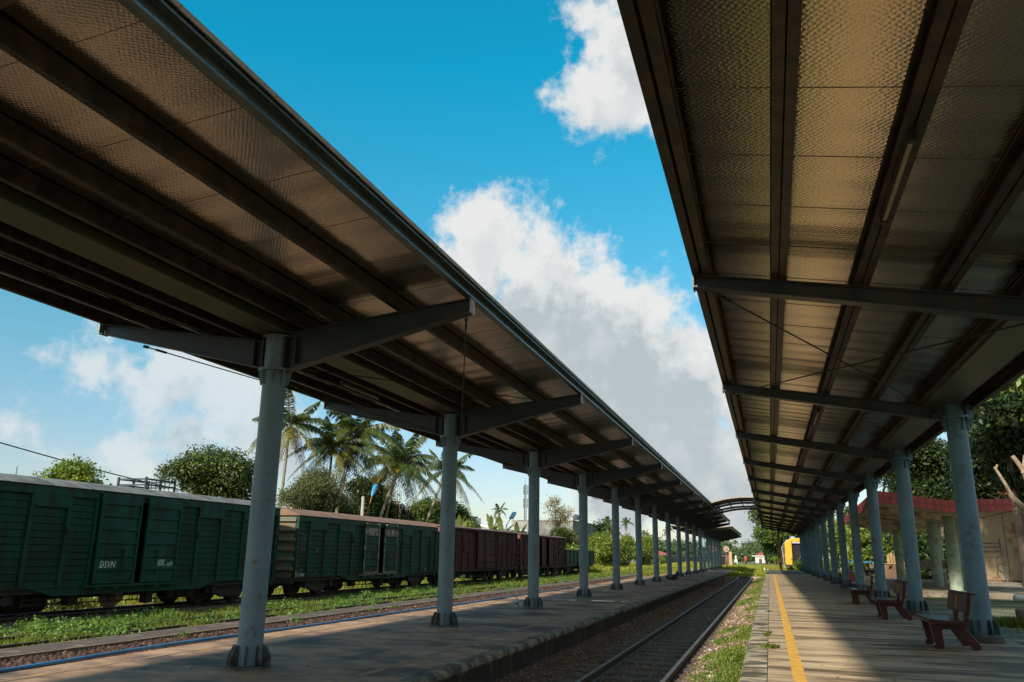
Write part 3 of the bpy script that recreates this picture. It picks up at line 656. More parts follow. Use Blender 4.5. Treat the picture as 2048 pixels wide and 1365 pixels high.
# ---- tracks
def rail_mb(x, y0, y1, ztop):
    mb = MB()
    w = 0.033; h = 0.125
    mb.prism([(x - .055, ztop - h), (x + .055, ztop - h), (x + .055, ztop - h + .012), (x + .010, ztop - h + .03), (x + .010, ztop - .040), (x + w, ztop - .03), (x + w, ztop - .003), (x - w, ztop - .003), (x - w, ztop - .03), (x - .010, ztop - .040), (x - .010, ztop - h + .03), (x - .055, ztop - h + .012)], 'y', y0, y1, 0)
    mb.box(x - w * .8, x + w * .8, y0, y1, ztop - .0031, ztop, 1)
    return mb
def track(label, xc, y0, y1, ztop, sl=True, gauge=1.03, pitch=0.62, sl1=None, group=None):
    t = thing('railway_track', label, 'railway track', (xc, y0, ztop), 0, group)
    for s in (-1, 1):
        part('rail', rail_mb(s * gauge / 2, 0, y1 - y0, 0), [RAILM, RAILTOP], t)
    if sl:
        ms = []
        for v in range(4):
            mb = MB(); rr = random.Random(v)
            mb.prism([(-.105, -.22), (.105, -.22), (.105, -.112 + rr.uniform(-.012, .0)), (.07, -.098), (-.07, -.100), (-.105, -.114 + rr.uniform(-.012, 0))], 'x', -0.95, 0.95)
            ms.append(mb.mesh('sleeper', SLEEP))
        y = 0.3
        while y < (sl1 or (y1 - y0)) - 0.3:
            o = link('sleeper', ms[RNG.randrange(4)], t, (RNG.uniform(-.04, .04), y + RNG.uniform(-.03, .03), 0)); o.rotation_euler = (0, 0, RNG.uniform(-.02, .02)); y += pitch
    return t
track('rusty platform track running between the two canopies', -1.955, -3, 105, ZRAIL, sl1=73.2)
track('overgrown siding almost buried in grass beside the kerb path', -12.45, -6, 190, -0.535, sl=False)
track('goods track under the parked wagons', -17.10, -6, 240, -0.58, sl1=0.0, sl=False)
g = MB(); g.prism([(-18.6, -.9), (-15.6, -.9), (-15.75, -.66), (-16.1, -.635), (-18.1, -.635), (-18.4, -.66)], 'y', -10, 240); struct('goods_trackbed', g, SOIL)

# blue water pipe along the back edge of the island platform
mb = MB(); pts = [(-7.90 + 0.03 * math.sin(y * .37) + 0.015 * math.sin(y * 1.1) + 0.010 * max(0, y - 10) , y, ZL + 0.024 + 0.008 * math.sin(y * .8)) for y in np.arange(-2, 34, 0.6)]
mb.tube([(min(p[0], -7.62), p[1], p[2]) for p in pts], 0.024, 8)
solo('water_pipe', mb, PIPEB, 'thin blue water pipe lying along the back edge of the platform', 'pipe', smooth=60)
# puddle on the platform
mb = MB(); n = 26; vs = []
for i in range(n):
    a = 2 * PI * i / n; vs.append((-4.95 + 0.98 * math.cos(a) * (1 + .12 * math.sin(3 * a)), 24.42 + 0.16 * math.sin(a) * (1 + .3 * math.sin(5 * a + 1)), ZL + 0.0035))
mb.add(vs, [tuple(range(n))]); mb2 = MB()
o = struct('water', mb, WATERM, label='shallow puddle on the platform, its pale reflection put into the colour')

# ================================================================== CANOPIES
def column_meshes(r, hcollar, htop, rb, m, mbase, gus_h, sq=False):
    sh = MB(); sh.lathe([(r, 0.0), (r, hcollar), (r, htop)], n=28)
    ba = MB(); ba.lathe([(rb, 0.0), (rb, 0.03)], n=28)
    for k in range(8):
        a = 2 * PI * (k + .5) / 8; c, s_ = math.cos(a), math.sin(a)
        prof = [(r - .01, .03), (rb - .01, .03), (rb - .01, .03 + gus_h * .38), (r + .045, .03 + gus_h), (r - .01, .03 + gus_h)]
        tw = 0.007
        vs = [(p[0] * c - e * s_ * tw, p[0] * s_ + e * c * tw, p[1]) for e in (-1, 1) for p in prof]
        ba.add(vs, [(0, 1, 2, 3, 4), (9, 8, 7, 6, 5)] + [(i, 5 + i, 5 + (i + 1) % 5, (i + 1) % 5) for i in range(5)])
    pl = MB()
    if sq: pl.lathe([(rb * 1.14, -0.075), (rb * 1.10, -0.002)], n=28)
    else: pl.lathe([(rb * 1.03, -0.06), (rb * 1.0, 0.0)], n=28)
    co = MB(); co.lathe([(r * 1.42, hcollar - .03), (r * 1.42, hcollar)], n=28)
    for k in range(8):
        a = 2 * PI * (k + .5) / 8; c, s_ = math.cos(a), math.sin(a)
        prof = [(r - .01, hcollar - .03), (r * 1.39, hcollar - .03), (r * 1.39, hcollar - .06), (r + .025, hcollar - .20), (r - .01, hcollar - .20)]
        tw = 0.006
        vs = [(p[0] * c - e * s_ * tw, p[0] * s_ + e * c * tw, p[1]) for e in (-1, 1) for p in prof]
        co.add(vs, [(0, 1, 2, 3, 4), (9, 8, 7, 6, 5)] + [(i, 5 + i, 5 + (i + 1) % 5, (i + 1) % 5) for i in range(5)])
    cp = MB(); cp.lathe([(r * 1.30, htop - .012), (r * 1.30, htop)], n=28)
    return sh.mesh('column', m, 40), ba.mesh('base_flange', mbase, 30), pl.mesh('plinth', POT), co.mesh('collar', m, 30), cp.mesh('cap_plate', m, 30)
def ibeam_arm(mb, pts_top, pts_bot, w, y=0.0, tf=0.012, tw=0.010):
    """tapered I-beam in the x-z plane: web between the top and bottom lines, flanges of width w"""
    n = len(pts_top)
    for i in range(n - 1):
        (x0, a0), (x1, a1) = pts_top[i], pts_top[i + 1]; (u0, b0), (u1, b1) = pts_bot[i], pts_bot[i + 1]
        mb.prism([(x0, a0 - tf), (x1, a1 - tf), (u1, b1 + tf), (u0, b0 + tf)], 'y', y - tw / 2, y + tw / 2)
        mb.prism([(x0, a0 - tf), (x1, a1 - tf), (x1, a1), (x0, a0)], 'y', y - w / 2, y + w / 2)
        mb.prism([(u0, b0), (u1, b1), (u1, b1 + tf), (u0, b0 + tf)], 'y', y - w / 2, y + w / 2)
def sheet_mesh(x0, z0, x1, z1, pitch, t=0.045, top=True):
    """one roof sheet: foil underside gently waved, plain top and edges; laps its neighbour"""
    mb = MB(); nx_, ny = 2, 10; vs = []
    for j in range(ny + 1):
        y = (pitch + 0.012) * j / ny; dz = 0.004 * j / ny + 0.0022 * math.sin(2 * PI * j / ny * 2)
        for i in range(nx_ + 1):
            q = i / nx_; vs.append((x0 + (x1 - x0) * q, y, z0 + (z1 - z0) * q + dz))
    k = nx_ + 1
    mb.add(vs, [(j * k + i, (j + 1) * k + i, (j + 1) * k + i + 1, j * k + i + 1) for j in range(ny) for i in range(nx_)], 0)
    p1 = pitch + 0.012
    tv = [(x0, 0, z0 + t), (x1, 0, z1 + t), (x1, p1, z1 + t), (x0, p1, z0 + t), (x0, 0, z0), (x1, 0, z1), (x1, p1, z1 + .004), (x0, p1, z0 + .004)]
    mb.add(tv, [(0, 1, 2, 3)], 1)
    mb.add(tv, [(4, 0, 3, 7), (5, 6, 2, 1), (4, 5, 1, 0), (7, 3, 2, 6)], 2)
    me = bpy.data.meshes.new('roof_sheet'); me.from_pydata(mb.v, [], mb.f)
    for m in (FOIL, ROOFTOP, EDGE): me.materials.append(m)
    me.polygons.foreach_set('material_index', mb.m); me.update()
    return me
def cchan(mb, x, z, y0, y1, w=0.062, h=0.15, lip=0.018, t=0.004, flip=1, slope=0.0):
    """lipped C purlin along y standing on z; its open side to +x*flip"""
    b = x - flip * w / 2; f = x + flip * w / 2
    mb.box(min(b, b + flip * t), max(b, b + flip * t), y0, y1, z, z + h)
    mb.box(min(b, f), max(b, f), y0, y1, z - t, z); mb.box(min(b, f), max(b, f), y0, y1, z + h, z + h + t)
    mb.box(min(f - flip * t, f), max(f - flip * t, f), y0, y1, z + .0, z + lip); mb.box(min(f - flip * t, f), max(f - flip * t, f), y0, y1, z + h - lip, z + h)

def turnbuckle_rod(mb, a, b):
    a, b = Vector(a), Vector(b)
    mb.tube([a, b], 0.0085, 6); d = (b - a).normalized()
    p = a + d * 0.16; mb.tube([p, p + d * 0.16], 0.017, 6); mb.tube([a - d * .02, a + d * .05], 0.02, 6)
    p = b - d * 0.16; mb.tube([p - d * .06, p], 0.016, 6)

# ---------------- left canopy, a butterfly roof on one row of columns
def left_canopy(label, y0, nbay0, ncol, pitch_y, xc, zb, group, dz=0.0, first=0, detail=True):
    t = thing('platform_canopy', label, 'canopy', (xc, y0, zb), 0, group)
    H = 3.488 + dz; TOP = 3.93 + dz
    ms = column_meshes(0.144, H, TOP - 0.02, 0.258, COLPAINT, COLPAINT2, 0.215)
    # rafter, local: column axis at 0, heights over the platform
    def Z(z): return z - zb + dz
    mb = MB()
    ibeam_arm(mb, [(0.12, Z(3.65)), (2.60, Z(3.915))], [(0.12, Z(3.155)), (2.60, Z(3.745))], 0.145)
    ibeam_arm(mb, [(-0.12, Z(3.56)), (-2.79, Z(3.985))], [(-0.12, Z(3.205)), (-2.79, Z(3.845))], 0.145)
    for s in (-1, 1):
        mb.box(s * .30 - .006, s * .30 + .006, -.07, .07, Z(3.26), Z(3.60))
        mb.box(s * .155 - .006, s * .155 + .006, -.085, .085, Z(3.20), Z(3.62))
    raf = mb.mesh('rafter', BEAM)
    cap = MB().box(2.601, 2.613, -.08, .08, Z(3.735), Z(3.925)).mesh('end_plate', ENDCAP)
    cap2 = MB().box(-2.803, -2.791, -.08, .08, Z(3.835), Z(3.995)).mesh('end_plate', ENDCAP)
    y_end = (ncol - 1) * pitch_y + 0.75; y_st = -1.2 if nbay0 == 0 else -0.9
    for i in range(ncol):
        y = i * pitch_y
        c = link('column', ms[0], t, (0, y, 0))
        link('base_flange', ms[1], c); link('plinth', ms[2], c, (0, 0, 0.0)); link('collar', ms[3], c); link('cap_plate', ms[4], c)
        r = link('rafter', raf, t, (0, y, 0)); link('end_plate', cap, r); link('end_plate', cap2, r)
    # purlins: right wing, left wing
    def zr(x): return Z(3.655 + (3.915 - 3.655) * (x - .17) / 2.43)
    def zl(x): return Z(3.565 + (3.985 - 3.565) * (-x - .17) / 2.62)
    for x in (0.42, 0.88, 1.70): 
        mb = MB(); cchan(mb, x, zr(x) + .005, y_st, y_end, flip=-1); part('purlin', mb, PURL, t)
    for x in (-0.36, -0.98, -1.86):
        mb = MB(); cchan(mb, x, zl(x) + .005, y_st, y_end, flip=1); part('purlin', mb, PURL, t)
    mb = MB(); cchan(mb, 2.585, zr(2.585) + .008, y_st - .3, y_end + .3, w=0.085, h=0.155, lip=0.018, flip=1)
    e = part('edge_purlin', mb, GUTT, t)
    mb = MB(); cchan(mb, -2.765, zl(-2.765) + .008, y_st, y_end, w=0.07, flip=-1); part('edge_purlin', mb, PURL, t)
    # valley gutter over the columns: a box gutter on edge
    mb = MB(); zg = Z(3.585)
    for (xa, xb, za, zb_) in ((-.20, .20, 0, .006), (-.206, -.20, 0, .11), (.20, .206, 0, .11)):
        mb.box(xa, xb, y_st, y_end, zg + za + .06, zg + zb_ + .06)
    part('valley_gutter', mb, VALLEY, t)
    part('valley_flashing', MB().box(-.034, -.030, y_st, y_end, zl(0) + .15, zr(0) + .20), PURL, t)
    # sheets
    P = 1.0
    sr = sheet_mesh(-.03, zr(-.03) + .166, 2.650, zr(2.650) + .172, P); sl = sheet_mesh(-2.83, zl(-2.83) + .170, 0.0, zl(0) + .166, P)
    y = y_st
    while y < y_end - 0.2:
        link('roof_sheet', sr, t, (0, y, 0)); link('roof_sheet', sl, t, (0, y, 0)); y += P
    return t
XL, XR = -5.781, 2.562
LC = left_canopy('long butterfly-roofed steel canopy on grey-blue columns, between the track and the wagons', -3.49, 0, 14, 6.0, XL, ZL, 'station platform canopies')
for (ya, yb) in ((12.0, 18.0), (42.0, 48.0)):
    for side in (1, -1):
        tipx = 2.50 if side > 0 else -2.15; tipz = 3.70 - ZL if side > 0 else 3.66 - ZL
        for k, (y1, y2) in enumerate(((ya + .1, yb - .1), (yb - .1, ya + .1))):
            mb = MB(); turnbuckle_rod(mb, (tipx, y1, tipz), (side * 0.25, y2, 3.28 - ZL - (0 if k == 0 else .05))); part('brace_rod', mb, CABLE, LC, smooth=60)
# the lower farther canopy on the same platform
LC2 = left_canopy('lower canopy farther along the island platform, past a gap in the roof', 78.6, 0, 6, 5.2, XL, ZL, 'station platform canopies', dz=-0.38)

# ---------------- right canopy, a single long wing towards the track
def right_canopy():
    t = thing('platform_canopy', 'long single-winged steel canopy on blue columns, over the platform with the benches', 'canopy', (XR, 2.245, 0), 0, 'station platform canopies')
    H, TOP, n, pv = 2.857, 3.02, 15, 5.025
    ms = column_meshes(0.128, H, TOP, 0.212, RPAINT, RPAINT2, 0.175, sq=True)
    mb = MB()
    def zt(x): return 3.030 - 0.1655 * x          # top of rafter, x local to the column row
    ibeam_arm(mb, [(-.10, zt(-.10)), (-3.072, 3.54)], [(-.10, 2.86), (-3.072, 3.415)], 0.13)
    mb.box(.12, .21, -.065, .065, 2.875, 3.055)
    mb.box(-.30, -.288, -.065, .065, 2.90, 3.07); 
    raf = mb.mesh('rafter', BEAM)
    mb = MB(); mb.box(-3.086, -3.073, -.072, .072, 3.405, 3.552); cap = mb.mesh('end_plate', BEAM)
    mb = MB(); mb.prism([(.12, 2.87), (.18, 2.87), (.205, 2.90), (.205, 3.05), (.18, 3.07), (.12, 3.07)], 'y', -.10, .10); stub = mb.mesh('stub_arm', RPAINT)
    y_end = (n - 1) * pv + 2.2; y_st = -4.6
    for i in range(-1, n):
        y = i * pv
        if i >= 0:
            c = link('column', ms[0], t, (0, y, 0.07)); link('base_flange', ms[1], c); link('plinth', ms[2], c); link('collar', ms[3], c); link('cap_plate', ms[4], c); link('stub_arm', stub, t, (0, y, 0))
        r = link('rafter', raf, t, (0, y, 0)); link('end_plate', cap, r)
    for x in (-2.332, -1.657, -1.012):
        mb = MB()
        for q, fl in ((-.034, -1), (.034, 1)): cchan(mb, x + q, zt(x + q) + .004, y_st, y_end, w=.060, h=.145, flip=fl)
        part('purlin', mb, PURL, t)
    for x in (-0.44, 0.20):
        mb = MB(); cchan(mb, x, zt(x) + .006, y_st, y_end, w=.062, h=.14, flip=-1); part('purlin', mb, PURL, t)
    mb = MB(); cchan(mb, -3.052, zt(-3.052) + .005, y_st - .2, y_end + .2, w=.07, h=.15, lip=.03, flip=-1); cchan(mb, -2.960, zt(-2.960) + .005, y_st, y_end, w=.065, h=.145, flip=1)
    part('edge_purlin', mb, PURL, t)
    mb = MB(); zg = zt(-.2) + .015
    for (xa, xb, za, zb_) in ((-.40, .02, 0, .006), (-.406, -.40, 0, .10), (.02, .026, 0, .09)): mb.box(xa, xb, y_st, y_end, zg + za, zg + zb_)
    part('valley_gutter', mb, VALLEY, t)
    sm = sheet_mesh(-3.105, zt(-3.105) + .160, 0.30, zt(0.30) + .158, 0.83)
    y = y_st
    while y < y_end - 0.2: link('roof_sheet', sm, t, (0, y, 0)); y += 0.83
    for b in (1, 6, 11):
        ya, yb = b * pv + .06, (b + 1) * pv - .06
        for k, (y1, y2) in enumerate(((ya, yb), (yb, ya))):
            mb = MB(); turnbuckle_rod(mb, (-2.93, y1, 3.40 - .03 * k), (-.22, y2, 2.98 - .03 * k)); part('brace_rod', mb, CABLE, t, smooth=60)
    return t
RC = right_canopy()

# fluorescent battens under the roofs
def batten(label, x, y0, y1, z):
    t = thing('fluorescent_batten', label, 'light fitting', (x, (y0 + y1) / 2, z), 0, 'tube lights under the canopies')
    L = (y1 - y0) / 2
    part('housing', MB().box(-.025, .025, -L, L, .028, .058), PURL, t); part('tube', MB().tube([(0, -L + .04, .008), (0, L - .04, .008)], .016, 8), TUBEW, t, smooth=60)
    part('end_holder', MB().box(-.022, .022, -L - .012, -L + .035, -.014, .0579), CABLE, t); part('end_holder', MB().box(-.022, .022, L - .035, L + .012, -.014, .0579), CABLE, t)
batten('long fluorescent tube under the single-winged canopy, in its first bay', 0.895, 4.45, 5.65, 3.25)
batten('short-looking fluorescent tube under the single-winged canopy, past its brace rods', 0.875, 13.4, 14.9, 3.25)
batten('fluorescent tube under the butterfly roof beside the valley gutter', -6.25, 11.0, 12.3, 3.54)

# arched roof crossing over the track
def arch():
    yA, w = 51.0, 2.4; xc, R, zc = -1.1, 6.6, 4.42 - 6.6
    t = thing('arched_roof', 'curved roof bridging the gap between the two canopies above the track', 'arched roof', (xc, yA, 0))
    def arcp(r, a): return (r * math.sin(a), zc + r * math.cos(a))
    A = 0.39; n = 14
    for s, yy in enumerate((0, w)):
        mb = MB()
        for i in range(n):
            a0, a1 = -A + 2 * A * i / n, -A + 2 * A * (i + 1) / n
            for r in (R - .10, R - .47):
                p0, p1 = arcp(r, a0), arcp(r, a1); mb.beam((p0[0], yy, p0[1]), (p1[0], yy, p1[1]), .09, .12)
            if i % 2 == 0: p0, p1 = arcp(R - .10, a0), arcp(R - .47, a0 + .02); mb.beam((p0[0], yy, p0[1]), (p1[0], yy, p1[1]), .05, .05)
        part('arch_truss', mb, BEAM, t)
    mb = MB(); vs = []
    for i in range(n + 1):
        a = -A + 2 * A * i / n; p, q = arcp(R, a), arcp(R + .05, a); vs += [(p[0], -1.0, p[1]), (p[0], w + .35, p[1]), (q[0], w + .35, q[1]), (q[0], -1.0, q[1])]
    fs = [];
    for i in range(n):
        for k in range(4): fs.append((4 * i + k, 4 * i + (k + 1) % 4, 4 * i + 4 + (k + 1) % 4, 4 * i + 4 + k))
    fs += [(0, 1, 2, 3), (4 * n + 3, 4 * n + 2, 4 * n + 1, 4 * n)]
    mb.add(vs, fs); part('curved_roof', mb, EDGE, t, smooth=30)
    for i in range(0, n + 1, 2):
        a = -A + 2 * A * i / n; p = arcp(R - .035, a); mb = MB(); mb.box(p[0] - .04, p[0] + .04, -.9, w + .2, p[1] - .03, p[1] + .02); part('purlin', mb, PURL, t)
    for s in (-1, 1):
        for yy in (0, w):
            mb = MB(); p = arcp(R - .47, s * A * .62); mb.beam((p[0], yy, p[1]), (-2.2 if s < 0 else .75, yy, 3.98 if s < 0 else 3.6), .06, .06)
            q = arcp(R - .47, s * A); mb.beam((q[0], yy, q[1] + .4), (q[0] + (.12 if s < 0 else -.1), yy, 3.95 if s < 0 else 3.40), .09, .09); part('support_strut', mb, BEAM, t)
arch()
# ================================================================== GOODS WAGONS
XT = -17.10
WHEEL = MB(); WHEEL.tube([(-.06, 0, 0), (.075, 0, 0)], .42, 22); WHEEL.tube([(.075, 0, 0), (.09, 0, 0)], [.30, .28], 22); WHEEL.tube([(-.085, 0, 0), (-.06, 0, 0)], .455, 22)
WHEELM = None
SPRINGM = None
def bogie(t, y, wb=1.75):
    """two-axle bogie: cast side frames, wheels on axles, springs"""
    global WHEELM
    if WHEELM is None: WHEELM = WHEEL.mesh('wheel', WTYRE, 40)
    b = link('bogie', None, t, (0, y, 0)); b.empty_display_size = .1
    for s in (-1, 1):
        for e in (-1, 1):
            o = link('wheel', WHEELM, b, (s * .515, e * wb / 2, .42)); o.rotation_euler = (0, 0, 0 if s > 0 else PI)
    for s in (-1, 1):
        x = s * .98; mb = MB()
        mb.prism([(-wb / 2 - .28, .50), (-wb / 2 - .28, .33), (-wb / 2 + .2, .33), (-.38, .20), (.38, .20), (wb / 2 - .2, .33), (wb / 2 + .28, .33), (wb / 2 + .28, .50), (wb / 2 - .1, .60), (.35, .62), (-.35, .62), (-wb / 2 + .1, .60)], 'x', x - .06, x + .06)
        for e in (-1, 1): mb.tube([(x - .09 * s, e * wb / 2, .42), (x + .14 * s, e * wb / 2, .42)], .115, 12)
        part('side_frame', mb, WDARK, b)
    mb = MB()
    for e in (-1, 1): mb.tube([(-.9, e * wb / 2, .42), (.9, e * wb / 2, .42)], .07, 8)
    mb.box(-1.0, 1.0, -.19, .19, .36, .64)
    part('bolster', mb, WDARK, b)
    global SPRINGM
    if SPRINGM is None: SPRINGM = MB().tube([(0, 0, .22), (0, 0, .36)], .055, 8).mesh('spring', WTYRE, 60)
    for s in (-1, 1):
        for k in (-.16, .0, .16): link('spring', SPRINGM, b, (s * 1.0, k, 0))
def underframe(t, hl, zf, belly=True, m=WDARK, mb_belly=None):
    mb = MB(); mb.box(-1.18, 1.18, -hl, hl, zf - .13, zf - .001)
    mb.box(-.22, .22, -hl - .02, hl + .02, zf - .33, zf - .131)
    for s in (-1, 1): mb.box(-1.2, 1.2, s * hl - .07, s * hl + .07, zf - .22, zf + .001)
    part('underframe', mb, m, t)
    for s in (-1, 1):
        mb = MB(); mb.box(-.15, .15, s * (hl + .02) - .001, s * (hl + .02) + .001, zf - .34, zf - .10); mb.tube([(0, s * hl, zf - .22), (0, s * (hl + .42), zf - .22)], .07, 8); mb.box(-.14, .14, s * (hl + .42) - .09, s * (hl + .42) + .09, zf - .38, zf - .07)
        part('coupler', mb, WTYRE, t)
def brake_gear(t, zf, seed, tank=-2.0):
    mb = MB(); mb.tube([(.25, tank - .55, zf - .36), (.25, tank - .5, zf - .36), (.25, tank + .5, zf - .36), (.25, tank + .55, zf - .36)], [.12, .25, .25, .12], 16); part('air_tank', mb, WDARK, t, smooth=50)
    mb = MB()
    mb.beam((.95, -3.0, .30), (.95, 2.6, .27), .03, .03); mb.beam((.95, -3.0, .42), (.95, 1.2, .40), .025, .025)
    for y in (-3.0, -1.6, -.4, .9, 2.6): mb.beam((.95, y, .25), (.95, y, zf - .12), .045, .045)
    mb.box(.80, 1.02, -1.75, -1.45, .24, .48); mb.box(.80, 1.02, .85, 1.10, .18, .50); mb.tube([(.6, 1.9, .40), (.95, 1.9, .40)], .16, 12); mb.box(.5, .9, 2.2, 2.9, .25, .5)
    part('brake_rigging', mb, WDARK, t)
def ribs(mb, x, y0, y1, z0, z1, pitch, d=.030, h=.042):
    z = z0 + pitch * .8
    while z < z1 - pitch * .35:
        mb.prism([(x, z - h / 2), (x + d, z - h * .2), (x + d, z + h * .25), (x, z + h / 2)], 'y', y0 + .012, y1 - .012); z += pitch
def ladder(t, y, z0, z1, m, x=1.36):
    mb = MB()
    for e in (-.19, .19): mb.beam((x, y + e, z0), (x, y + e, z1), .03, .03)
    k = int((z1 - z0) / .30)
    for i in range(k + 1): mb.beam((x, y - .19, z0 + .1 + i * .30), (x, y + .19, z0 + .1 + i * .30), .022, .022)
    part('ladder', mb, m, t)
def lettering(t, body, size, y, z, m, x, shear=0.0, xs=0.8, parent=None, name='lettering'):
    o = link(name, text_mesh(body, size, m, name, shear, xs), parent or t, (x, y, z)); o.rotation_euler = (PI / 2, 0, PI / 2); return o

def green_wagon(label, yc, eave, peak, roof, body, gap, doors='plain', group=None):
    hl, zf = 6.43, 0.68
    t = thing('goods_wagon', label, 'goods wagon', (XT, yc, -.58), 0, group)
    xs = 1.235
    # carcass: floor, far wall, black sheet standing for the shade behind the door gap
    mb = MB(); mb.box(-1.28, -1.24, -hl, hl, zf, eave); mb.box(-1.24, 1.22, -hl + .05, hl - .05, zf, zf + .04); part('far_wall', mb, body, t)
    part('interior_shade', MB().box(-.20, -.16, -hl + .1, hl - .1, zf + .05, eave - .03), WBLACK, t)
    edges = [hl, 5.60, 4.50, 3.42, 2.36, 1.52]
    lows = [False, True, False, True, False]
    for s in (-1, 1):
        for i in range(5):
            a, b = sorted((s * edges[i], s * edges[i + 1]))
            zt = eave - (.47 if lows[i] else .20)
            mb = MB(); mb.box(xs - .02, xs, a + .05, b - .05, zf + .02, zt + .02); ribs(mb, xs, a + .06, b - .06, zf + .06, zt, .158); part('side_panel', mb, body, t)
            mb = MB(); mb.box(xs - .02, 1.305, a + (.002 if not lows[i] else -.045), b - (.002 if not lows[i] else -.045), zt, eave - (.002 if not lows[i] else .19)); part('header_board', mb, body, t)
        for e in edges[1:]:
            k = s * e; part('post', MB().box(xs - .02, 1.292, k - .05, k + .05, zf, eave - .201), body, t)
        part('corner_post', MB().box(1.15, 1.300, s * hl - .06 * s - .06, s * hl - .06 * s + .06, zf - .02, eave - .003), body, t)
    part('cant_rail', MB().box(1.20, 1.312, -hl + .001, hl - .001, eave - .20, eave), body, t)
    # doors, not quite shut: a dark gap is left between the leaves
    g0, g1 = gap
    for (a, b, s) in ((-1.46, g0, -1), (g1, 1.46 if doors == 'plain' else 1.62, 1)):
        d = link('door', None, t); d.empty_display_size = .1
        z0, z1 = zf + .06, eave - .26
        mb = MB(); mb.box(1.325, 1.345, a, b, z0, z1); part('door_leaf', mb, body, d)
        n = 6
        for i in range(1, n):
            z = z0 + (z1 - z0) * i / n; rb = MB(); rb.prism([(1.345, z - .045), (1.378, z - .022), (1.378, z + .022), (1.345, z + .045)], 'y', a + .061, b - .061); part('door_rib', rb, body, d)
        fm = WORNP if doors == 'worn' else body
        fr = MB(); fr.box(1.3451, 1.385, a, a + .06, z0, z1); fr.box(1.3451, 1.385, b - .06, b, z0, z1); fr.box(1.3451, 1.383, a + .0601, b - .0601, z0, z0 + .05); fr.box(1.3451, 1.383, a + .0601, b - .0601, z1 - .05, z1)
        part('door_frame', fr, fm, d)
        hb = MB(); c = -.57 if s < 0 else .66; hb.beam((1.40, c, z0 + .20), (1.40, c, z0 + .78), .022, .022); hb.box(1.379, 1.42, c - .04, c + .04, z0 + .74, z0 + .80); hb.box(1.379, 1.42, c - .03, c + .03, z0 + .2, z0 + .25); part('locking_bar', hb, body, d)
        hd = MB(); hd.box(1.3451, 1.372, a - .02, b + .02, z1 + .003, z1 + .20); part('door_track', hd, body, d)
        if doors == 'worn':
            tr = MB(); tr.box(1.3721, 1.382, a + .0, b - .0, z1 - .30, z1 - .06); part('worn_paint_strip', tr, WORNP, d)
            tr = MB(); tr.beam((1.39, a + .03, z1 + .16), (1.39, b - .03, z1 + .16), .03, .03); tr.beam((1.39, a + .12, z1 - .02), (1.39, a + .12, z1 + .20), .04, .03); tr.beam((1.39, b - .12, z1 - .02), (1.39, b - .12, z1 + .20), .04, .03); part('hanger_rod', tr, WORNP, d)
            part('sill_strip', MB().box(1.375, 1.40, a, b, z0 - .05, z0 + .02), WORNP, d)
    dr = WORNP if doors == 'worn' else body
    mb = MB(); mb.box(1.30, 1.37, -1.7, 1.75, zf - .02, zf + .035)
    for k in (-1.3, -.7, .75, 1.35): mb.box(1.30, 1.40, k - .05, k + .05, zf - .07, zf - .019)
    part('door_rail', mb, dr, t); part('door_rail', MB().box(1.30, 1.36, -1.55, 1.7, eave - .075, eave - .045), dr, t)
    # fish-bellied sill
    part('side_sill', MB().prism([(-3.15, zf - .003), (-2.45, zf - .19), (2.75, zf - .19), (3.4, zf - .003)], 'x', 1.19, 1.245), body, t)
    part('lower_rail', MB().box(1.20, 1.262, -hl, hl, zf - .001, zf + .05), body, t)
    # roof: shallow arc with seams
    mb = MB(); n = 10; pr = []
    for i in range(n + 1):
        x = -1.345 + 2.69 * i / n; pr.append((x, eave + .012 + (peak - eave) * (1 - (x / 1.345) ** 2)))
    pr += [(1.345, eave + .001), (-1.345, eave + .001)]
    mb.prism(pr, 'y', -hl - .06, hl + .06); rf = part('roof', mb, roof, t, smooth=20)
    for k in np.arange(-5.4, 5.5, 1.2):
        sm = MB(); vs = []
        for yy in (k - .02, k + .02):
            for i in range(n + 1): vs.append((pr[i][0], yy, pr[i][1] + .018))
        sm.add(vs, [(i, i + 1, n + 2 + i, n + 1 + i) for i in range(n)]); part('roof_seam', sm, roof, rf)
    # ends with pressed ribs
    for s in (-1, 1):
        e = MB(); yb = s * (hl - .05); pe = [(p[0] * .94, p[1] - .02) for p in pr[:n + 1]] + [(1.26, zf), (-1.26, zf)]
        e.prism(pe, 'y', min(yb, yb + s * .03), max(yb, yb + s * .03)); ew = part('end_wall', e, WEND, t)
        for i in range(6):
            z = zf + .26 + i * .335
            rb = MB(); rb.prism([(s * (hl - .02), z - .07), (s * (hl + .075), z - .02), (s * (hl + .075), z + .05), (s * (hl - .02), z + .085)], 'x', -1.22, 1.22); part('end_rib', rb, WEND, ew)
    underframe(t, hl, zf); bogie(t, -4.45); bogie(t, 4.45)
    for s in (-1, 1):
        for k in (3.42, ):
            hbm = MB(); hbm.box(1.29, 1.36, s * 2.36 - .035, s * 2.36 + .035, zf + 1.25, zf + 1.36); hbm.tube([(1.33, s * 2.36, zf + 1.3), (1.36, s * 2.36 + .1, zf + 1.28)], .03, 6); part('door_hasp', hbm, WDARK, t)
    return t
GW1 = green_wagon('dark green goods wagon with a grey roof and white lettering on its doors', 17.85, 2.96, 3.22, WROOFG, WGREEN, (-.09, .16), group='wagons of the parked goods train')
brake_gear(GW1, .68, 1, -2.35)
ladder(GW1, 6.15, .55, 2.7, WGREEN)
lettering(GW1, 'DSVN', .235, -1.02, 1.18, WHITEP, 1.3475, .10, .86); part('lettering', MB().box(1.3472, 1.3495, -1.245, -1.16, 1.172, 1.192), WHITEP, GW1)
lettering(GW1, '60K', .24, .86, 1.215, WHITEP, 1.3475, .12, .86); lettering(GW1, 'm/h', .19, 1.22, 1.19, WHITEP, 1.3475, .15, .8)
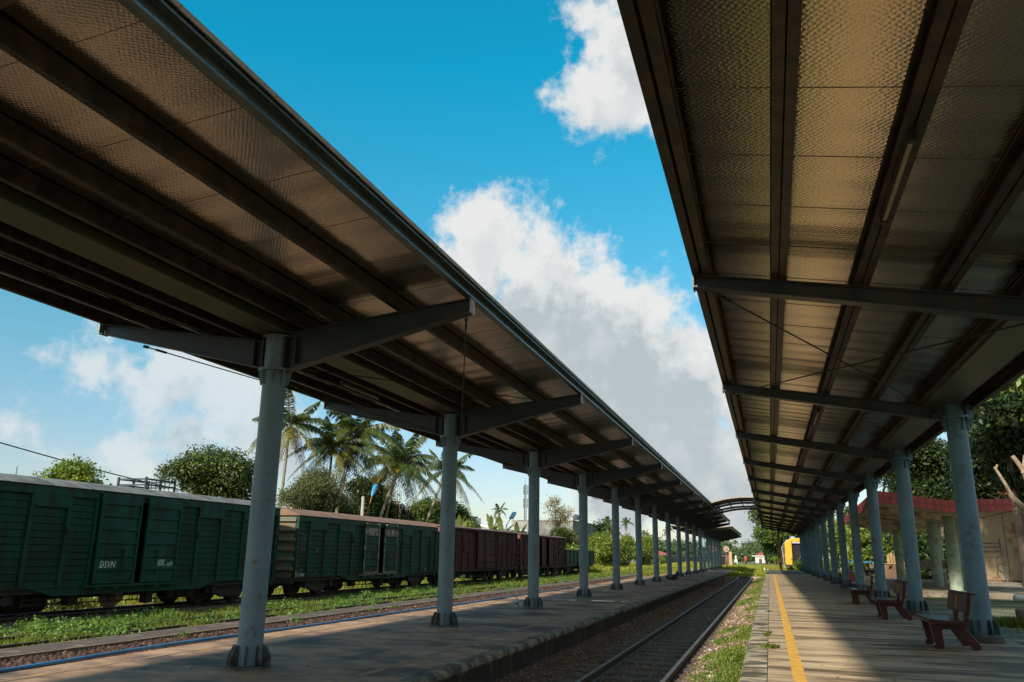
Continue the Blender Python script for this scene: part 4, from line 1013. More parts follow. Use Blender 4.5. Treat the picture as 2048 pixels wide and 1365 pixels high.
mb = MB(); mb.tube([(.62, -.10, .36), (.62, -.02, .36)], [.27, .30], 20); mb.tube([(.62, -.02, .36), (.62, .35, .36)], [.30, .12], 20); part('brake_cylinder', mb, PALED, GW1, smooth=50)
GW2 = green_wagon('green goods wagon with a rust-red roof and worn whitish door frames', 31.95, 2.80, 3.10, WROOFR, WGREEN2, (-.17, .34), 'worn', group='wagons of the parked goods train')
brake_gear(GW2, .68, 2, -2.0)
ladder(GW2, 6.15, .55, 2.5, WGREEN2)
for (b_, s_, y_, z_) in (('TT  SF', .13, -5.98, 2.12), ('K: 38T', .13, -5.98, 1.97), ('35', .12, -6.08, 1.80), ('113 30', .13, -6.0, 1.64), ('BA', .16, -5.02, 1.63), ('GT', .15, -5.98, .90), ('E 231067', .15, -5.98, .765), ('30-11', .15, -5.02, .80), ('2—', .14, -4.0, .80), ('GT', .10, 5.1, .92), ('E 231', .09, 5.1, .82)):
    lettering(GW2, b_, s_, y_, z_, FADEDP if z_ > 1 else WHITEP if 'E 2' in b_ else FADEDP, 1.2685)
part('end_tag', MB().box(1.3001, 1.306, -6.41, -6.33, .70, .88), WYEL, GW2)

def brown_wagon(label, yc, eave, hl, doors, gap, group=None, roofm=WROOFB):
    zf = .72
    t = thing('goods_wagon', label, 'goods wagon', (XT, yc, -.58), 0, group); xs = 1.24; body = WBROWN
    mb = MB(); mb.box(-1.28, -1.24, -hl, hl, zf, eave); mb.box(-1.24, 1.22, -hl + .05, hl - .05, zf, zf + .04); part('far_wall', mb, body, t)
    part('interior_shade', MB().box(-.20, -.16, -hl + .1, hl - .1, zf + .05, eave - .03), WBLACK, t)  # black sheet standing for the dark wagon inside
    ne = 5
    for s in (-1, 1):
        ed = [hl - (hl - 1.5) * i / ne for i in range(ne + 1)]
        for i in range(ne):
            a, b = sorted((s * ed[i], s * ed[i + 1]))
            mb = MB(); mb.box(xs - .02, xs, a + .04, b - .04, zf + .02, eave - .12); ribs(mb, xs, a + .05, b - .05, zf + .25, eave - .12, .175, .025); mb.box(xs, xs + .02, a + .045, b - .045, zf + .18, zf + .22); part('side_panel', mb, body, t)
            if i in (1, 3):
                vm = MB(); c = (a + b) / 2
                vm.box(xs + .026, xs + .05, c - .33, c + .33, eave - 1.25, eave - .32); part('vent_shutter', vm, body, t)
                dm = MB(); dm.beam((xs + .065, c - .3, eave - 1.2), (xs + .065, c + .3, eave - .6), .04, .03); dm.box(xs + .051, xs + .08, c - .36, c + .36, eave - .32, eave - .27); part('vent_brace', dm, body, t)
                if i == 1: part('vent_grille', MB().box(xs + .051, xs + .058, c - .26, c + .26, eave - .62, eave - .36), WBLACK, t)
        for e in ed: part('post', MB().box(xs - .02, 1.30, s * e - .045, s * e + .045, zf, eave - .09), body, t)
    part('cant_rail', MB().box(1.20, 1.315, -hl, hl, eave - .089, eave), body, t)
    part('lower_rail', MB().box(1.20, 1.31, -hl, hl, zf - .06, zf + .019), body, t)
    for (a, b, s) in ((doors[0], gap[0], -1), (gap[1], doors[1], 1)):
        d = link('door', None, t); z0, z1 = zf + .04, eave - .10
        part('door_leaf', MB().box(1.325, 1.345, a, b, z0, z1), body, d)
        for i in range(1, 5):
            z = z0 + (z1 - z0) * i / 5; rb = MB(); rb.prism([(1.345, z - .05), (1.375, z - .025), (1.375, z + .025), (1.345, z + .05)], 'y', a + .061, b - .061); part('door_rib', rb, body, d)
        fr = MB(); fr.box(1.3451, 1.39, a, a + .06, z0, z1); fr.box(1.3451, 1.39, b - .06, b, z0, z1); fr.box(1.3451, 1.388, a + .0601, b - .0601, z0, z0 + .05); part('door_frame', fr, body, d)
        part('door_track', MB().box(1.32, 1.40, a - .3, b + .05, z1 + .003, z1 + .07), body, d)
    lettering(t, 'BB', .17, doors[0] + .55, zf + 1.25, WHITEP, 1.347); lettering(t, 'E 131', .15, -hl + 2.1, zf + .12, FADEDP, 1.262); lettering(t, 'H 241', .17, hl - 2.6, zf + .30, FADEDP, 1.285); lettering(t, '30 T', .13, hl - 2.6, zf + .12, FADEDP, 1.285)
    mb = MB(); n = 8; pr = []
    for i in range(n + 1):
        x = -1.33 + 2.66 * i / n; pr.append((x, eave + .012 + .16 * (1 - (x / 1.33) ** 2)))
    pr += [(1.33, eave + .001), (-1.33, eave + .001)]; mb.prism(pr, 'y', -hl - .05, hl + .05); part('roof', mb, roofm, t, smooth=20)
    for s in (-1, 1):
        e = MB(); yb = s * (hl - .04); pe = [(p[0] * .94, p[1] - .02) for p in pr[:n + 1]] + [(1.26, zf), (-1.26, zf)]
        e.prism(pe, 'y', min(yb, yb + s * .03), max(yb, yb + s * .03)); ew = part('end_wall', e, WBROWNE, t)
        for i in range(6):
            z = zf + .22 + i * .33; rb = MB(); rb.prism([(s * (hl - .02), z - .08), (s * (hl + .09), z - .03), (s * (hl + .09), z + .05), (s * (hl - .02), z + .09)], 'x', -1.24, 1.24); part('end_rib', rb, WBROWNE, ew)
    underframe(t, hl, zf); bogie(t, -4.4); bogie(t, 4.4)
    for s in (-1, 1): part('end_tag', MB().box(1.311, 1.318, s * (hl - .25) - .05, s * (hl - .25) + .05, zf - .16, zf + .1), WYEL, t)
    ladder(t, hl - .3, .35, 1.6, WDARK)
    return t
GW3 = brown_wagon('dark maroon goods wagon with closed doors, coupled to the rust-roofed green wagon', 45.55, 2.90, 6.55, (-1.35, 1.9), (-.02, .06), 'wagons of the parked goods train')
brake_gear(GW3, .72, 3, 2.2)
GW4 = brown_wagon('dark maroon goods wagon with its door open a gap, beside the low open wagon', 59.15, 2.88, 6.28, (-1.1, 2.4), (.15, .95), 'wagons of the parked goods train')
brake_gear(GW4, .72, 4, -1.5)
def open_wagon():
    hl, zf, top, yc = 5.48, .78, 1.93, 71.35
    t = thing('open_wagon', 'low dark green open wagon with ribbed sides, last of the goods train', 'open wagon', (XT, yc, -.58), 0, 'wagons of the parked goods train')
    m = WGREEN
    for sx in (-1, 1):
        part('side_wall', MB().box(sx * 1.26 - .02, sx * 1.26 + .02, -hl, hl, zf + .001, top), m, t)
        for i in range(9):
            y = -hl + .05 + (2 * hl - .1) * i / 8; part('post', MB().box(min(sx * 1.281, sx * 1.35), max(sx * 1.281, sx * 1.35), y - .06, y + .06, zf - .05, top + .01), m, t)
        for z in (zf + .38, zf + .76): part('side_rail', MB().box(min(sx * 1.281, sx * 1.31), max(sx * 1.281, sx * 1.31), -hl + .12, hl - .12, z - .04, z + .04), m, t)
        part('top_rail', MB().box(min(sx * 1.22, sx * 1.34), max(sx * 1.22, sx * 1.34), -hl, hl, top + .011, top + .07), m, t)
        for i in range(16):
            y = -hl + .45 + (2 * hl - .9) * i / 15; part('drop_flap_hinge', MB().box(min(sx * 1.281, sx * 1.33), max(sx * 1.281, sx * 1.33), y - .05, y + .05, zf - .12, zf + .09), WORNP, t)
    for s in (-1, 1): part('end_wall', MB().box(-1.24, 1.24, s * hl - .03, s * hl + .03, zf + .001, top), m, t)
    part('floor', MB().box(-1.24, 1.24, -hl + .04, hl - .04, zf, zf + .05), WDARK, t)
    underframe(t, hl, zf); bogie(t, -3.6); bogie(t, 3.6); brake_gear(t, .78, 5, .5)
open_wagon()

# ================================================================== MAIN PLATFORM FURNITURE
def bench(label, y, back=None):
    t = thing('stone_bench', label, 'bench', (2.0, y, 0), 0, 'polished stone benches beside the columns')
    W = .525
    sp = [(-.205, .0), (-.215, .045), (-.195, .06), (-.235, .275), (-.225, .285), (.12, .285), (.17, .62), (.225, .62), (.215, .47), (.17, .30), (.145, .235), (.275, .06), (.285, .02), (.25, -.0), (.205, .0), (.175, .045), (.065, .215), (.02, .225), (-.10, .222), (-.115, .20), (-.105, .045), (-.115, .0)]
    for s in (-1, 1):
        mb = MB(); yb = s * .285; mb.prism(sp, 'y', yb - .045, yb + .045); bevel(part('side_support', mb, GRANITE, t), .010)
    mb = MB(); mb.prism([(-.255, .288), (-.255, .318), (-.235, .336), (-.20, .338), (.155, .330), (.155, .288)], 'y', -W, W); bevel(part('seat', mb, GRANITE, t), .008)
    mb = MB(); mb.prism([(-.262, .296), (-.290, .318), (-.262, .341), (-.235, .345), (-.225, .338), (-.250, .325)], 'y', -W - .012, W + .012); bevel(part('seat_nosing', mb, GRANITE, t), .008)
    d = Vector((.135, 0, .99)); 
    mb = MB(); mb.prism([(.118, .415), (.152, .625), (.176, .648), (.245, .640), (.250, .625), (.195, .622), (.160, .408)], 'y', -W - .01, W + .01); bk = bevel(part('backrest', mb, back or GRANITE2, t), .008)
    # short gold inscription running up the backrest
    rng = random.Random(int(y * 10)); mb = MB(); n = 9
    for i in range(n):
        z = .455 + i * .0155; x = .118 + (z - .415) * .162 - .0035
        w = rng.uniform(.022, .036); o = rng.uniform(-.006, .006)
        mb.box(x - .002, x + .001, o - w, o + w * rng.uniform(.2, 1), z, z + .009)
        if i % 2: mb.box(x - .002, x + .001, o + w * .3, o + w * .3 + .010, z, z + .016)
    part('lettering', mb, GOLD, bk)
    return t
bench('maroon stone bench with gold lettering, standing first in the row, before the sunlit shelter column', 11.42)
bench('maroon stone bench with gold lettering, in the middle of the bench row', 16.27)
bench('maroon stone bench whose back and seat edge glare white, last in the bench row', 21.12, GRANITE3)

# ================================================================== WAITING SHELTER
def shelter():
    a0 = math.radians(-1.8); t = thing('waiting_shelter', 'open waiting shelter with a folded roof edged in red tiles on round green columns', 'shelter', (2.96, 25.0, 0), a0)
    # local: x across the front, y to the back
    D = 16.2; prof = [(0, 2.56), (1.80, 2.275), (3.29, 2.315)]
    mb = MB(); up = [(x, z + .20) for x, z in prof]
    mb.prism(prof + up[::-1], 'y', 0.03, D); part('roof_slab', mb, SOFFIT, t)
    for k in range(5):
        y = 1.6 + k * 3.3; bm_ = MB(); bm_.prism([(0.1, 2.56 - .10), (1.80, 2.275 - .14), (1.80, 2.272), (0.1, 2.545)], 'y', y - .1, y + .1); part('roof_beam', bm_, SOFFIT, t)
    # fascia tiles, two courses of squares with recessed joints: front and left side
    def course(p, q, y=None, left=False):
        pass
    th, lift = .163, .005
    def fascia_front(x0, z0, x1, z1, n):
        for r in range(2):
            for i in range(n):
                a, b = i / n, (i + 1) / n; g_ = .0045
                xa, xb = x0 + (x1 - x0) * a + g_, x0 + (x1 - x0) * b - g_
                za, zb = z0 + (z1 - z0) * a + r * th, z0 + (z1 - z0) * b + r * th
                pr_ = RNG.uniform(.0, .005)
                m_ = MB(); m_.prism([(xa, za + g_), (xb, zb + g_), (xb, zb + th - g_), (xa, za + th - g_)], 'y', -.018 - pr_, .012); part('tile', m_, REDTILE, fa)
    fa = part('fascia', MB().prism([(0.0, 2.557), (1.80, 2.272), (3.29, 2.312), (3.29, 2.64), (1.80, 2.60), (0.0, 2.887)], 'y', .0121, .0299), mat("tile_mortar", (0.27, 0.16, 0.13), rough=0.9), t)
    fascia_front(0, 2.557, 1.80, 2.272, 10); fascia_front(1.80, 2.272, 3.29, 2.312, 8)
    fb = part('fascia', MB().box(-.012, .0, .03, D, 2.557, 2.884), MATS["tile_mortar"], t)
    for r in range(2):
        n = 40
        for i in range(n):
            y0 = D * i / n + .006; y1 = D * (i + 1) / n - .006; m_ = MB(); m_.box(-.040 - RNG.uniform(0, .004), -.0121, y0, y1, 2.56 + r * th, 2.56 + (r + 1) * th - .010); part('tile', m_, REDTILE, fb)
    part('fascia', MB().box(3.2901, 3.33, -.01, D, 2.30, 2.64), REDTILE, t)
    # columns
    cm = MB(); cm.lathe([(.178, .16), (.170, 1.2), (.160, 2.30)], n=24); cme = cm.mesh('column', SHCOL, 50)
    for (x, y) in ((2.09, 2.1), (2.20, 6.2), (2.05, 15.6), (3.05, 6.9), (3.0, 11.0)):
        link('column', cme, t, (x, y, 0))
    # floor slab and its broken kerb
    fl = MB(); fl.prism([(-.2, 1.55), (6.5, 1.15), (6.5, 17.5), (.2, 17.5)], 'z', -.3, .148); part('floor_slab', fl, SHBASE, t)
    kb = MB(); x = -.2
    for i in range(7):
        x1 = x + .95; yk = 1.50 - .06 * (i * .95); k_ = MB(); k_.box(x + .006, x1 - .006, yk - .02 - RNG.uniform(0, .02), yk + .02, -.05, .150 - RNG.uniform(0, .012)); part('kerb_stone', k_, SHBASE, t); x = x1
    return t
shelter()
# stone bench inside the shelter
t = thing('shelter_bench', 'weathered pale bench inside the shelter, seen between its columns', 'bench', (5.55, 33.6, .15))
part('seat', MB().box(-.55, .55, -.2, .2, .36, .43), SHBASE, t)
for s in (-1, 1): part('leg', MB().prism([(-.16, 0), (.16, 0), (.12, .36), (-.12, .36)], 'x', s * .42 - .06, s * .42 + .06), SHBASE, t)
part('backrest', MB().box(-.55, .55, .14, .21, .55, .85), SHBASE, t); part('back_strut', MB().box(-.42, -.34, .15, .2, .4301, .549), SHBASE, t); part('back_strut', MB().box(.34, .42, .15, .2, .4301, .549), SHBASE, t)

# beige building behind, with a leaning pipe frame and ladder against it
t = thing('beige_building', 'plain beige rendered building behind the shelter, stained brown near the ground', 'building', (12.2, 41.0, 0))
part('wall', MB().box(-3.85, 6, 0, 8, -.1, 3.3), BEIGE, t); part('roof_slab', MB().box(-4.1, 6.4, -.4, 8.4, 3.301, 3.45), GREYW, t); part('plinth', MB().box(-3.87, 6.02, -.03, 8.02, -.1, .22), mat("stained_plinth", (0.24, 0.13, 0.06), (0.17, 0.10, 0.055), 2, 0.85, stain=(0.09, 0.06, 0.035), sscale=2, samt=0.4), t)
part('wall_joint', MB().box(-2.32, -2.30, -.004, .003, .2, 3.3), WDARK, t)
part('window', MB().box(1.6, 3.0, -.03, .05, 1.0, 2.1), GLASSD, t)
part('downpipe', MB().tube([(-3.70, -.07, 0), (-3.70, -.07, 3.3)], .05, 8), GREYP, t, smooth=60)
t = thing('leaning_gate', 'grey steel pipe gate frame leaning against the beige wall', 'gate', (8.98, 40.3, 0))
for (x, a) in ((-.62, .10), (.62, -.12)): part('upright', MB().tube([(x, 0, 0), (x + a * .2, .42, 1.95)], .032, 8), GREYP, t, smooth=60)
for z in (1.42, 1.60, 1.76): part('crossbar', MB().tube([(-.60, .06 + z * .16, z), (.60, .06 + z * .16, z)], .026, 8), GREYP, t, smooth=60)
for s in (-1, 1):
    mb = MB(); mb.tube([(s * .56, .12, 1.3), (s * .36, .16, 1.15), (s * .30, .14, .8), (s * .46, .10, .55), (s * .58, .06, .52)], .022, 6); mb.tube([(s * .6, .1, .85), (s * .33, .14, .95)], .02, 6); part('scroll', mb, GREYP, t, smooth=60)
mb = MB(); mb.tube([(-.35, -.1, 0), (-.52, .25, 1.3)], .024, 6); mb.tube([(-.25, -.1, 0), (-.42, .25, 1.3)], .024, 6)
for i in range(5): mb.beam((-.36 - .03 * i, -.06 + .06 * i, .12 + .23 * i), (-.26 - .03 * i, -.06 + .06 * i, .12 + .23 * i), .02, .02)
part('short_ladder', mb, GREYP, t)

# stall corner beyond the shelter: blue table, chairs, cooler
def chair(label, loc, rz, m):
    t = thing('plastic_chair', label, 'chair', loc, rz, 'plastic chairs in the shade beyond the platform')
    part('seat', MB().box(-.2, .2, -.2, .2, .40, .44), m, t); mb = MB(); mb.prism([(-.2, .44), (.2, .44), (.17, .82), (-.17, .82)], 'y', .17, .20); part('backrest', mb, m, t)
    for sx in (-1, 1):
        for sy in (-1, 1): part('leg', MB().tube([(sx * .2, sy * .2, 0), (sx * .17, sy * .17, .40)], .02, 6), m, t)
chair('blue plastic chair in the shade between two platform columns', (4.15, 43.6, -.07), .6, BLUEP)
chair('second blue plastic chair, closer to the shelter, half behind a column', (4.95, 44.4, -.07), -1.2, BLUEP)
t = thing('stall_table', 'low table under a bright blue cover beyond the shelter columns', 'table', (4.25, 45.4, -.07)); part('tabletop', MB().box(-.55, .55, -.35, .35, .92, .96), BLUEP, t)
for sx in (-1, 1):
    for sy in (-1, 1): part('leg', MB().box(sx * .5 - .025, sx * .5 + .025, sy * .3 - .025, sy * .3 + .025, 0, .9199), WOODD, t)
t = thing('wooden_cabinet', 'brown wooden stall cabinet standing behind the blue chairs', 'cabinet', (5.55, 46.0, -.07)); part('body', MB().box(-.5, .5, -.25, .25, 0, .85), WOODD, t); part('top', MB().box(-.55, .55, -.3, .3, .8501, .89), WOODY, t); part('door', MB().box(-.45, -.02, -.27, -.2501, .08, .8), WOODY, t); part('door', MB().box(.02, .45, -.27, -.2501, .08, .8), WOODD, t)
t = thing('cool_box', 'red and white cool box on the ground by the fifth platform column', 'cool box', (3.42, 40.6, -.06)); mb = MB(); mb.prism([(-.19, .10), (.19, .10), (.13, .50), (-.13, .50)], 'y', -.15, .15); part('body', mb, REDP, t); part('base', MB().box(-.22, .22, -.17, .17, 0, .0999), WHITEPL, t); part('lid', MB().box(-.10, .10, -.12, .12, .5001, .56), BLUEP, t)
# board fence and net
t = thing('board_fence', 'short fence of weathered yellow boards behind the shelter', 'fence', (6.7, 47.5, -.07))
for i in range(11): part('board', MB().box(-.85 + i * .16, -.72 + i * .16, -.015 + .01 * (i % 2), .015 + .01 * (i % 2), 0, 1.35 + .08 * math.sin(i * 2.1)), WOODY, t)
part('rail', MB().box(-.9, .95, .026, .06, .35, .42), WOODD, t); part('rail', MB().box(-.9, .95, .026, .06, 1.0, 1.07), WOODD, t)
t = thing('garden_fence', 'thin fence of pale posts and wire mesh along the sunlit garden bushes', 'fence', (0, 0, 0))
for i in range(8):
    x, y = 3.62 + .55 * i * .33, 44 + i * 3.0; part('post', MB().box(x - .035, x + .035, y - .035, y + .035, -.1, 1.75), WHITEPL, t)
mb = MB()
for i in range(7):
    for k in range(7):
        z = .25 + k * .24; x0, y0 = 3.62 + .1815 * i, 44 + 3.0 * i; mb.beam((x0, y0, z), (x0 + .1815, y0 + 3, z), .006, .006)
part('wire', mb, GREYP, t)

# ================================================================== SMALL THINGS ON THE ISLAND PLATFORM
t = thing('water_bottle', 'small clear bottle with a blue label standing against a column foot', 'bottle', (-6.20, 20.44, ZL)); part('body', MB().lathe([(.035, 0), (.038, .02), (.038, .17), (.016, .23), (.014, .25)], n=12), WHITEPL, t, smooth=50); part('label', MB().lathe([(.0395, .05), (.0395, .13)], n=12), BLUEP, t, smooth=50); part('cap', MB().lathe([(.017, .251), (.017, .275)], n=10), BLUEP, t)
# black dog sitting beside the column foot
def dog():
    t = thing('dog', 'black dog lying with its head raised on the island platform beside a column foot', 'dog', (-5.32, 48.4, ZL))
    P_ = [(-.02, 0, .10), (-.16, 0, .085), (-.28, .02, .055), (-.40, .05, .022), (.10, 0, .17), (.19, 0, .27), (.23, 0, .36), (.255, 0, .42), (.33, 0, .405), (.37, 0, .395),
          (.17, -.07, .15), (.20, -.075, .06), (.25, -.075, .018), (.17, .07, .15), (.20, .075, .06), (.25, .075, .018), (-.16, -.10, .07), (-.03, -.13, .035), (.06, -.13, .02), (-.16, .10, .07), (-.03, .13, .035), (.06, .13, .02), (.235, -.045, .475), (.235, .045, .475)]
    E_ = [(0, 1), (1, 2), (2, 3), (0, 4), (4, 5), (5, 6), (6, 7), (7, 8), (8, 9), (4, 10), (10, 11), (11, 12), (4, 13), (13, 14), (14, 15), (1, 16), (16, 17), (17, 18), (1, 19), (19, 20), (20, 21), (7, 22), (7, 23)]
    R_ = [.095, .085, .025, .012, .10, .078, .058, .056, .030, .020, .038, .026, .024, .038, .026, .024, .06, .03, .02, .06, .03, .02, .012, .012]
    me = bpy.data.meshes.new('body'); me.from_pydata(P_, E_, []); me.materials.append(BLACKFUR)
    o = link('body', me, t); bm = o.modifiers.new('skin', 'SKIN'); sv = me.skin_vertices[0].data
    for i, r in enumerate(R_): sv[i].radius = (r, r)
    sv[0].use_root = True
    s = o.modifiers.new('sub', 'SUBSURF'); s.levels = 2; s.render_levels = 2
    t.rotation_euler = (0, 0, .75)
dog()
# litter on the trackbed
for i, (x, y, s_, lab) in enumerate(((-1.16, 16.2, .05, 'crumpled white scrap on the gravel verge by the platform kerb'), (-1.35, 44.5, .07, 'white plastic bag scrap lying on the rail far down the track'), (-1.72, 24.2, .045, 'pale scrap of litter between the rails'), (-.86, 38.6, .07, 'pale plastic litter in the weeds by the platform edge'))):
    mb = MB(); rr = random.Random(i); vs = [(rr.uniform(-s_, s_), rr.uniform(-s_, s_), rr.uniform(0, s_ * .8)) for _ in range(10)]; mb.add(vs, [(0, 1, 2), (2, 3, 4), (4, 5, 6), (1, 5, 7), (7, 8, 9), (3, 8, 0), (6, 9, 2)])
    solo('litter', mb, PAPER, lab, 'litter', (x, y, -.675), 'litter on the track')
# loose pipe and scrap in the forecourt
t = thing('stone_planter', 'dark round pot beside the mossy tufts on the forecourt', 'planter', (4.13, 16.5, 0)); part('pot', MB().lathe([(.11, 0), (.14, .05), (.15, .20), (.13, .22)], n=20), POT, t, smooth=40); part('soil', MB().lathe([(.12, .221), (.11, .23)], n=16), SOIL, t)
mb = MB(); mb.tube([(-.42, 0, .09), (-.38, 0, .09), (.6, .05, .09)], [.05, .10, .10], 12); solo('concrete_pipe', mb, ROCKW, 'short white concrete pipe lying on the forecourt paving', 'pipe', (6.35, 24.6, 0), smooth=50)
mb = MB(); rr = random.Random(5); mb.rock((0, 0, .06), .16, rr); mb.rock((.3, .1, .04), .1, rr); solo('pale_rock', mb, ROCKW, 'pale broken stones in the moss past the shelter kerb', 'stone', (7.3, 29.3, -.02))
# ================================================================== VEGETATION AND FAR THINGS
# ---- trees behind the goods train
tree('broadleaf_tree', 'small light green tree rising over the grey wagon roof below the cable', 'tree', (-32, 31, ZF), (-32, 31.0, 3.7), (1.9, 1.75, 1.5), 9500, .085, LEAF_C, 11, .12, 9, group='trees behind the goods train')
palm('fan_palm', 'small bushy palm poking up behind the wagon roof beside the small light green tree', (-34, 35.6, ZF), (-34, 35.6, 3.7), 1.25, 12, 16, tr=.12, kind='areca', dead=1, cat='palm tree', group='palms behind the goods train')
tree('bush', 'low bush between the light green tree and the small bushy palm', 'bush', (-33.5, 34.2, ZF), (-33.5, 34.2, 3.2), (1.1, .9, .9), 1800, .12, LEAF_C, 13, .08, 6)
tree('broadleaf_tree', 'big dense round tree with yellow-tipped leaves behind the grey wagon roof', 'tree', (-28, 36.4, ZF), (-28, 36.3, 4.0), (2.8, 2.95, 2.35), 44000, .078, LEAF_A, 14, .22, 15, .42, group='trees behind the goods train', shell=.6)
tree('feathery_tree', 'loose feathery olive tree with thin twigs in front of the tall palms', 'tree', (-30, 49.6, ZF), (-30, 49.6, 4.5), (2.6, 3.6, 2.5), 34000, .07, LEAF_D, 16, .16, 16, .36, group='trees behind the goods train', shell=.3, spread=3.2, limbs=12, wide=.4)
tree('dark_tree', 'dark spreading tree under the fourth palm, behind the blue lamp', 'tree', (-38, 76, ZF), (-38, 75.5, 5.4), (3.2, 6.4, 3.5), 34000, .12, LEAF_K, 17, .25, 13, .42, group='trees behind the goods train')
tree('dark_tree', 'dark low tree behind the lamp pole and palm trunks', 'tree', (-33, 60, ZF), (-35.5, 62.0, 3.6), (2.2, 5.0, 2.7), 24000, .10, LEAF_K, 18, .2, 10, group='trees behind the goods train')
tree('broadleaf_tree', 'mid green tree behind the fifth palm and the second platform column', 'tree', (-39, 94, ZF), (-39, 92.5, 5.2), (3.0, 6.0, 3.4), 26000, .13, LEAF_B, 19, .25, 13, .42, group='trees behind the goods train')
tree('broadleaf_tree', 'dark tree with ragged outstretched tips over the white hall gable', 'tree', (-39, 103.5, ZF), (-39, 102.0, 5.0), (2.6, 4.0, 2.6), 11000, .13, LEAF_A, 20, .22, 11, .38, group='trees behind the goods train')
tree('shrub', 'low green shrub behind the rust-roofed wagon near the white roofs', 'bush', (-34, 84.5, ZF), (-34, 84.5, 3.0), (1.8, 2.6, 1.6), 3200, .15, LEAF_B, 21, .1, 8)
PG = 'tall palms behind the goods train'
palm('coconut_palm', 'coconut palm half hidden by the first grey-blue column', (-36.2, 55.4, ZF), (-36, 55.7, 10.6), 4.2, 31, 20, PG, .15, bend=.5)
palm('coconut_palm', 'shorter coconut palm crowded against the tallest palm, above the feathery tree', (-34.2, 59.0, ZF), (-34, 59.1, 9.2), 4.1, 32, 19, PG, .15)
palm('coconut_palm', 'tallest coconut palm with yellowing hanging fronds and a leaning trunk', (-33.4, 58.6, ZF), (-33, 61.4, 10.8), 5.0, 33, 24, PG, .17, bend=.6, dead=5)
palm('coconut_palm', 'slim coconut palm just behind the tallest one, its trunk parallel to it', (-34.4, 60.2, ZF), (-34.2, 62.6, 9.8), 4.2, 37, 15, PG, .15, bend=.6, dead=4)
palm('coconut_palm', 'broad coconut palm over the blue street lamp', (-34, 66.5, ZF), (-34, 72.2, 9.2), 5.2, 34, 25, PG, .17, bend=.35)
palm('coconut_palm', 'second crown close behind the broad palm over the blue lamp', (-36, 72.5, ZF), (-36, 76.5, 10.2), 4.9, 36, 18, PG, .16, bend=.4)
palm('coconut_palm', 'coconut palm with a slanting bare trunk beside the second platform column', (-36, 81.0, ZF), (-36, 89.4, 10.4), 5.0, 35, 21, PG, .17, bend=.25)
# ---- poles and lamps behind the train
t = thing('lamp_pole', 'concrete pole with a bright blue street lamp behind the rust-roofed wagon', 'street lamp', (-24, 45.9, ZF)); part('pole', MB().tube([(0, 0, 0), (0, 0, 5.0)], [.13, .10], 10), POLEC, t, smooth=60)
part('bracket', MB().tube([(.12, .05, 3.2), (.12, .45, 4.15), (.12, .75, 4.75), (.12, .95, 5.15)], .028, 6), RUST, t, smooth=60); mb = MB(); mb.beam((.1, 0, 4.0), (.1, .5, 4.05), .05, .05); mb.beam((.1, 0, 3.45), (.1, .3, 3.5), .05, .05); part('cross_arm', mb, RUST, t)
mb = MB(); mb.tube([(.12, .92, 5.08), (.12, 1.05, 5.3), (.12, 1.3, 5.72), (.12, 1.45, 5.80), (.12, 1.62, 5.78)], [.07, .13, .15, .12, .05], 10); part('lamp_head', mb, LAMPB, t, smooth=50); part('lens', MB().tube([(.16, 1.15, 5.36), (.16, 1.36, 5.66)], .07, 8), WHITEPL, t, smooth=50)
t = thing('street_lamp', 'dark blue flat street lamp above the maroon wagons, in front of the white roof', 'street lamp', (-20.4, 64.2, ZF)); part('pole', MB().tube([(0, 0, 0), (0, 0, 3.9), (.05, 1.1, 4.55)], .045, 8), GREYP, t, smooth=60)
mb = MB(); mb.beam((.05, 1.05, 4.52), (.05, 1.95, 5.02), .34, .16); part('lamp_head', mb, LAMPBD, t); mb = MB(); mb.beam((.10, 1.3, 4.60), (.10, 1.8, 4.87), .24, .05, up=(0, 0, 1)); part('lens', mb, WHITEPL, t)
mb = MB(); a, b = Vector((-38, 31.9, 6.25)), Vector((-38, 60.0, 4.6)); mb.tube([a + (b - a) * (i / 14) + Vector((0, 0, -.5 * math.sin(PI * i / 14))) for i in range(-3, 15)], .035, 5); solo('overhead_cable', mb, CABLE, 'dark overhead cable sagging across the sky above the grey-roofed wagon', 'cable')
mb = MB(); a, b = Vector((-52, 30, 6.6)), Vector((-52, 75, 5.4)); mb.tube([a + (b - a) * (i / 14) + Vector((0, 0, -.4 * math.sin(PI * i / 14))) for i in range(15)], .022, 5); solo('overhead_cable', mb, CABLE, 'thin lower cable just above the cream roof parapet', 'cable')
for nm_, xx in (('pole', 0),):
    t = thing('utility_pole', 'concrete pole carrying the overhead cable, behind the feathery tree', 'utility pole', (-38, 60.2, ZF)); part('pole', MB().tube([(0, 0, 0), (0, 0, 5.6)], [.14, .1], 9), POLEC, t, smooth=60); part('cross_arm', MB().box(-.5, .5, -.04, .04, 5.15, 5.25), RUST, t)
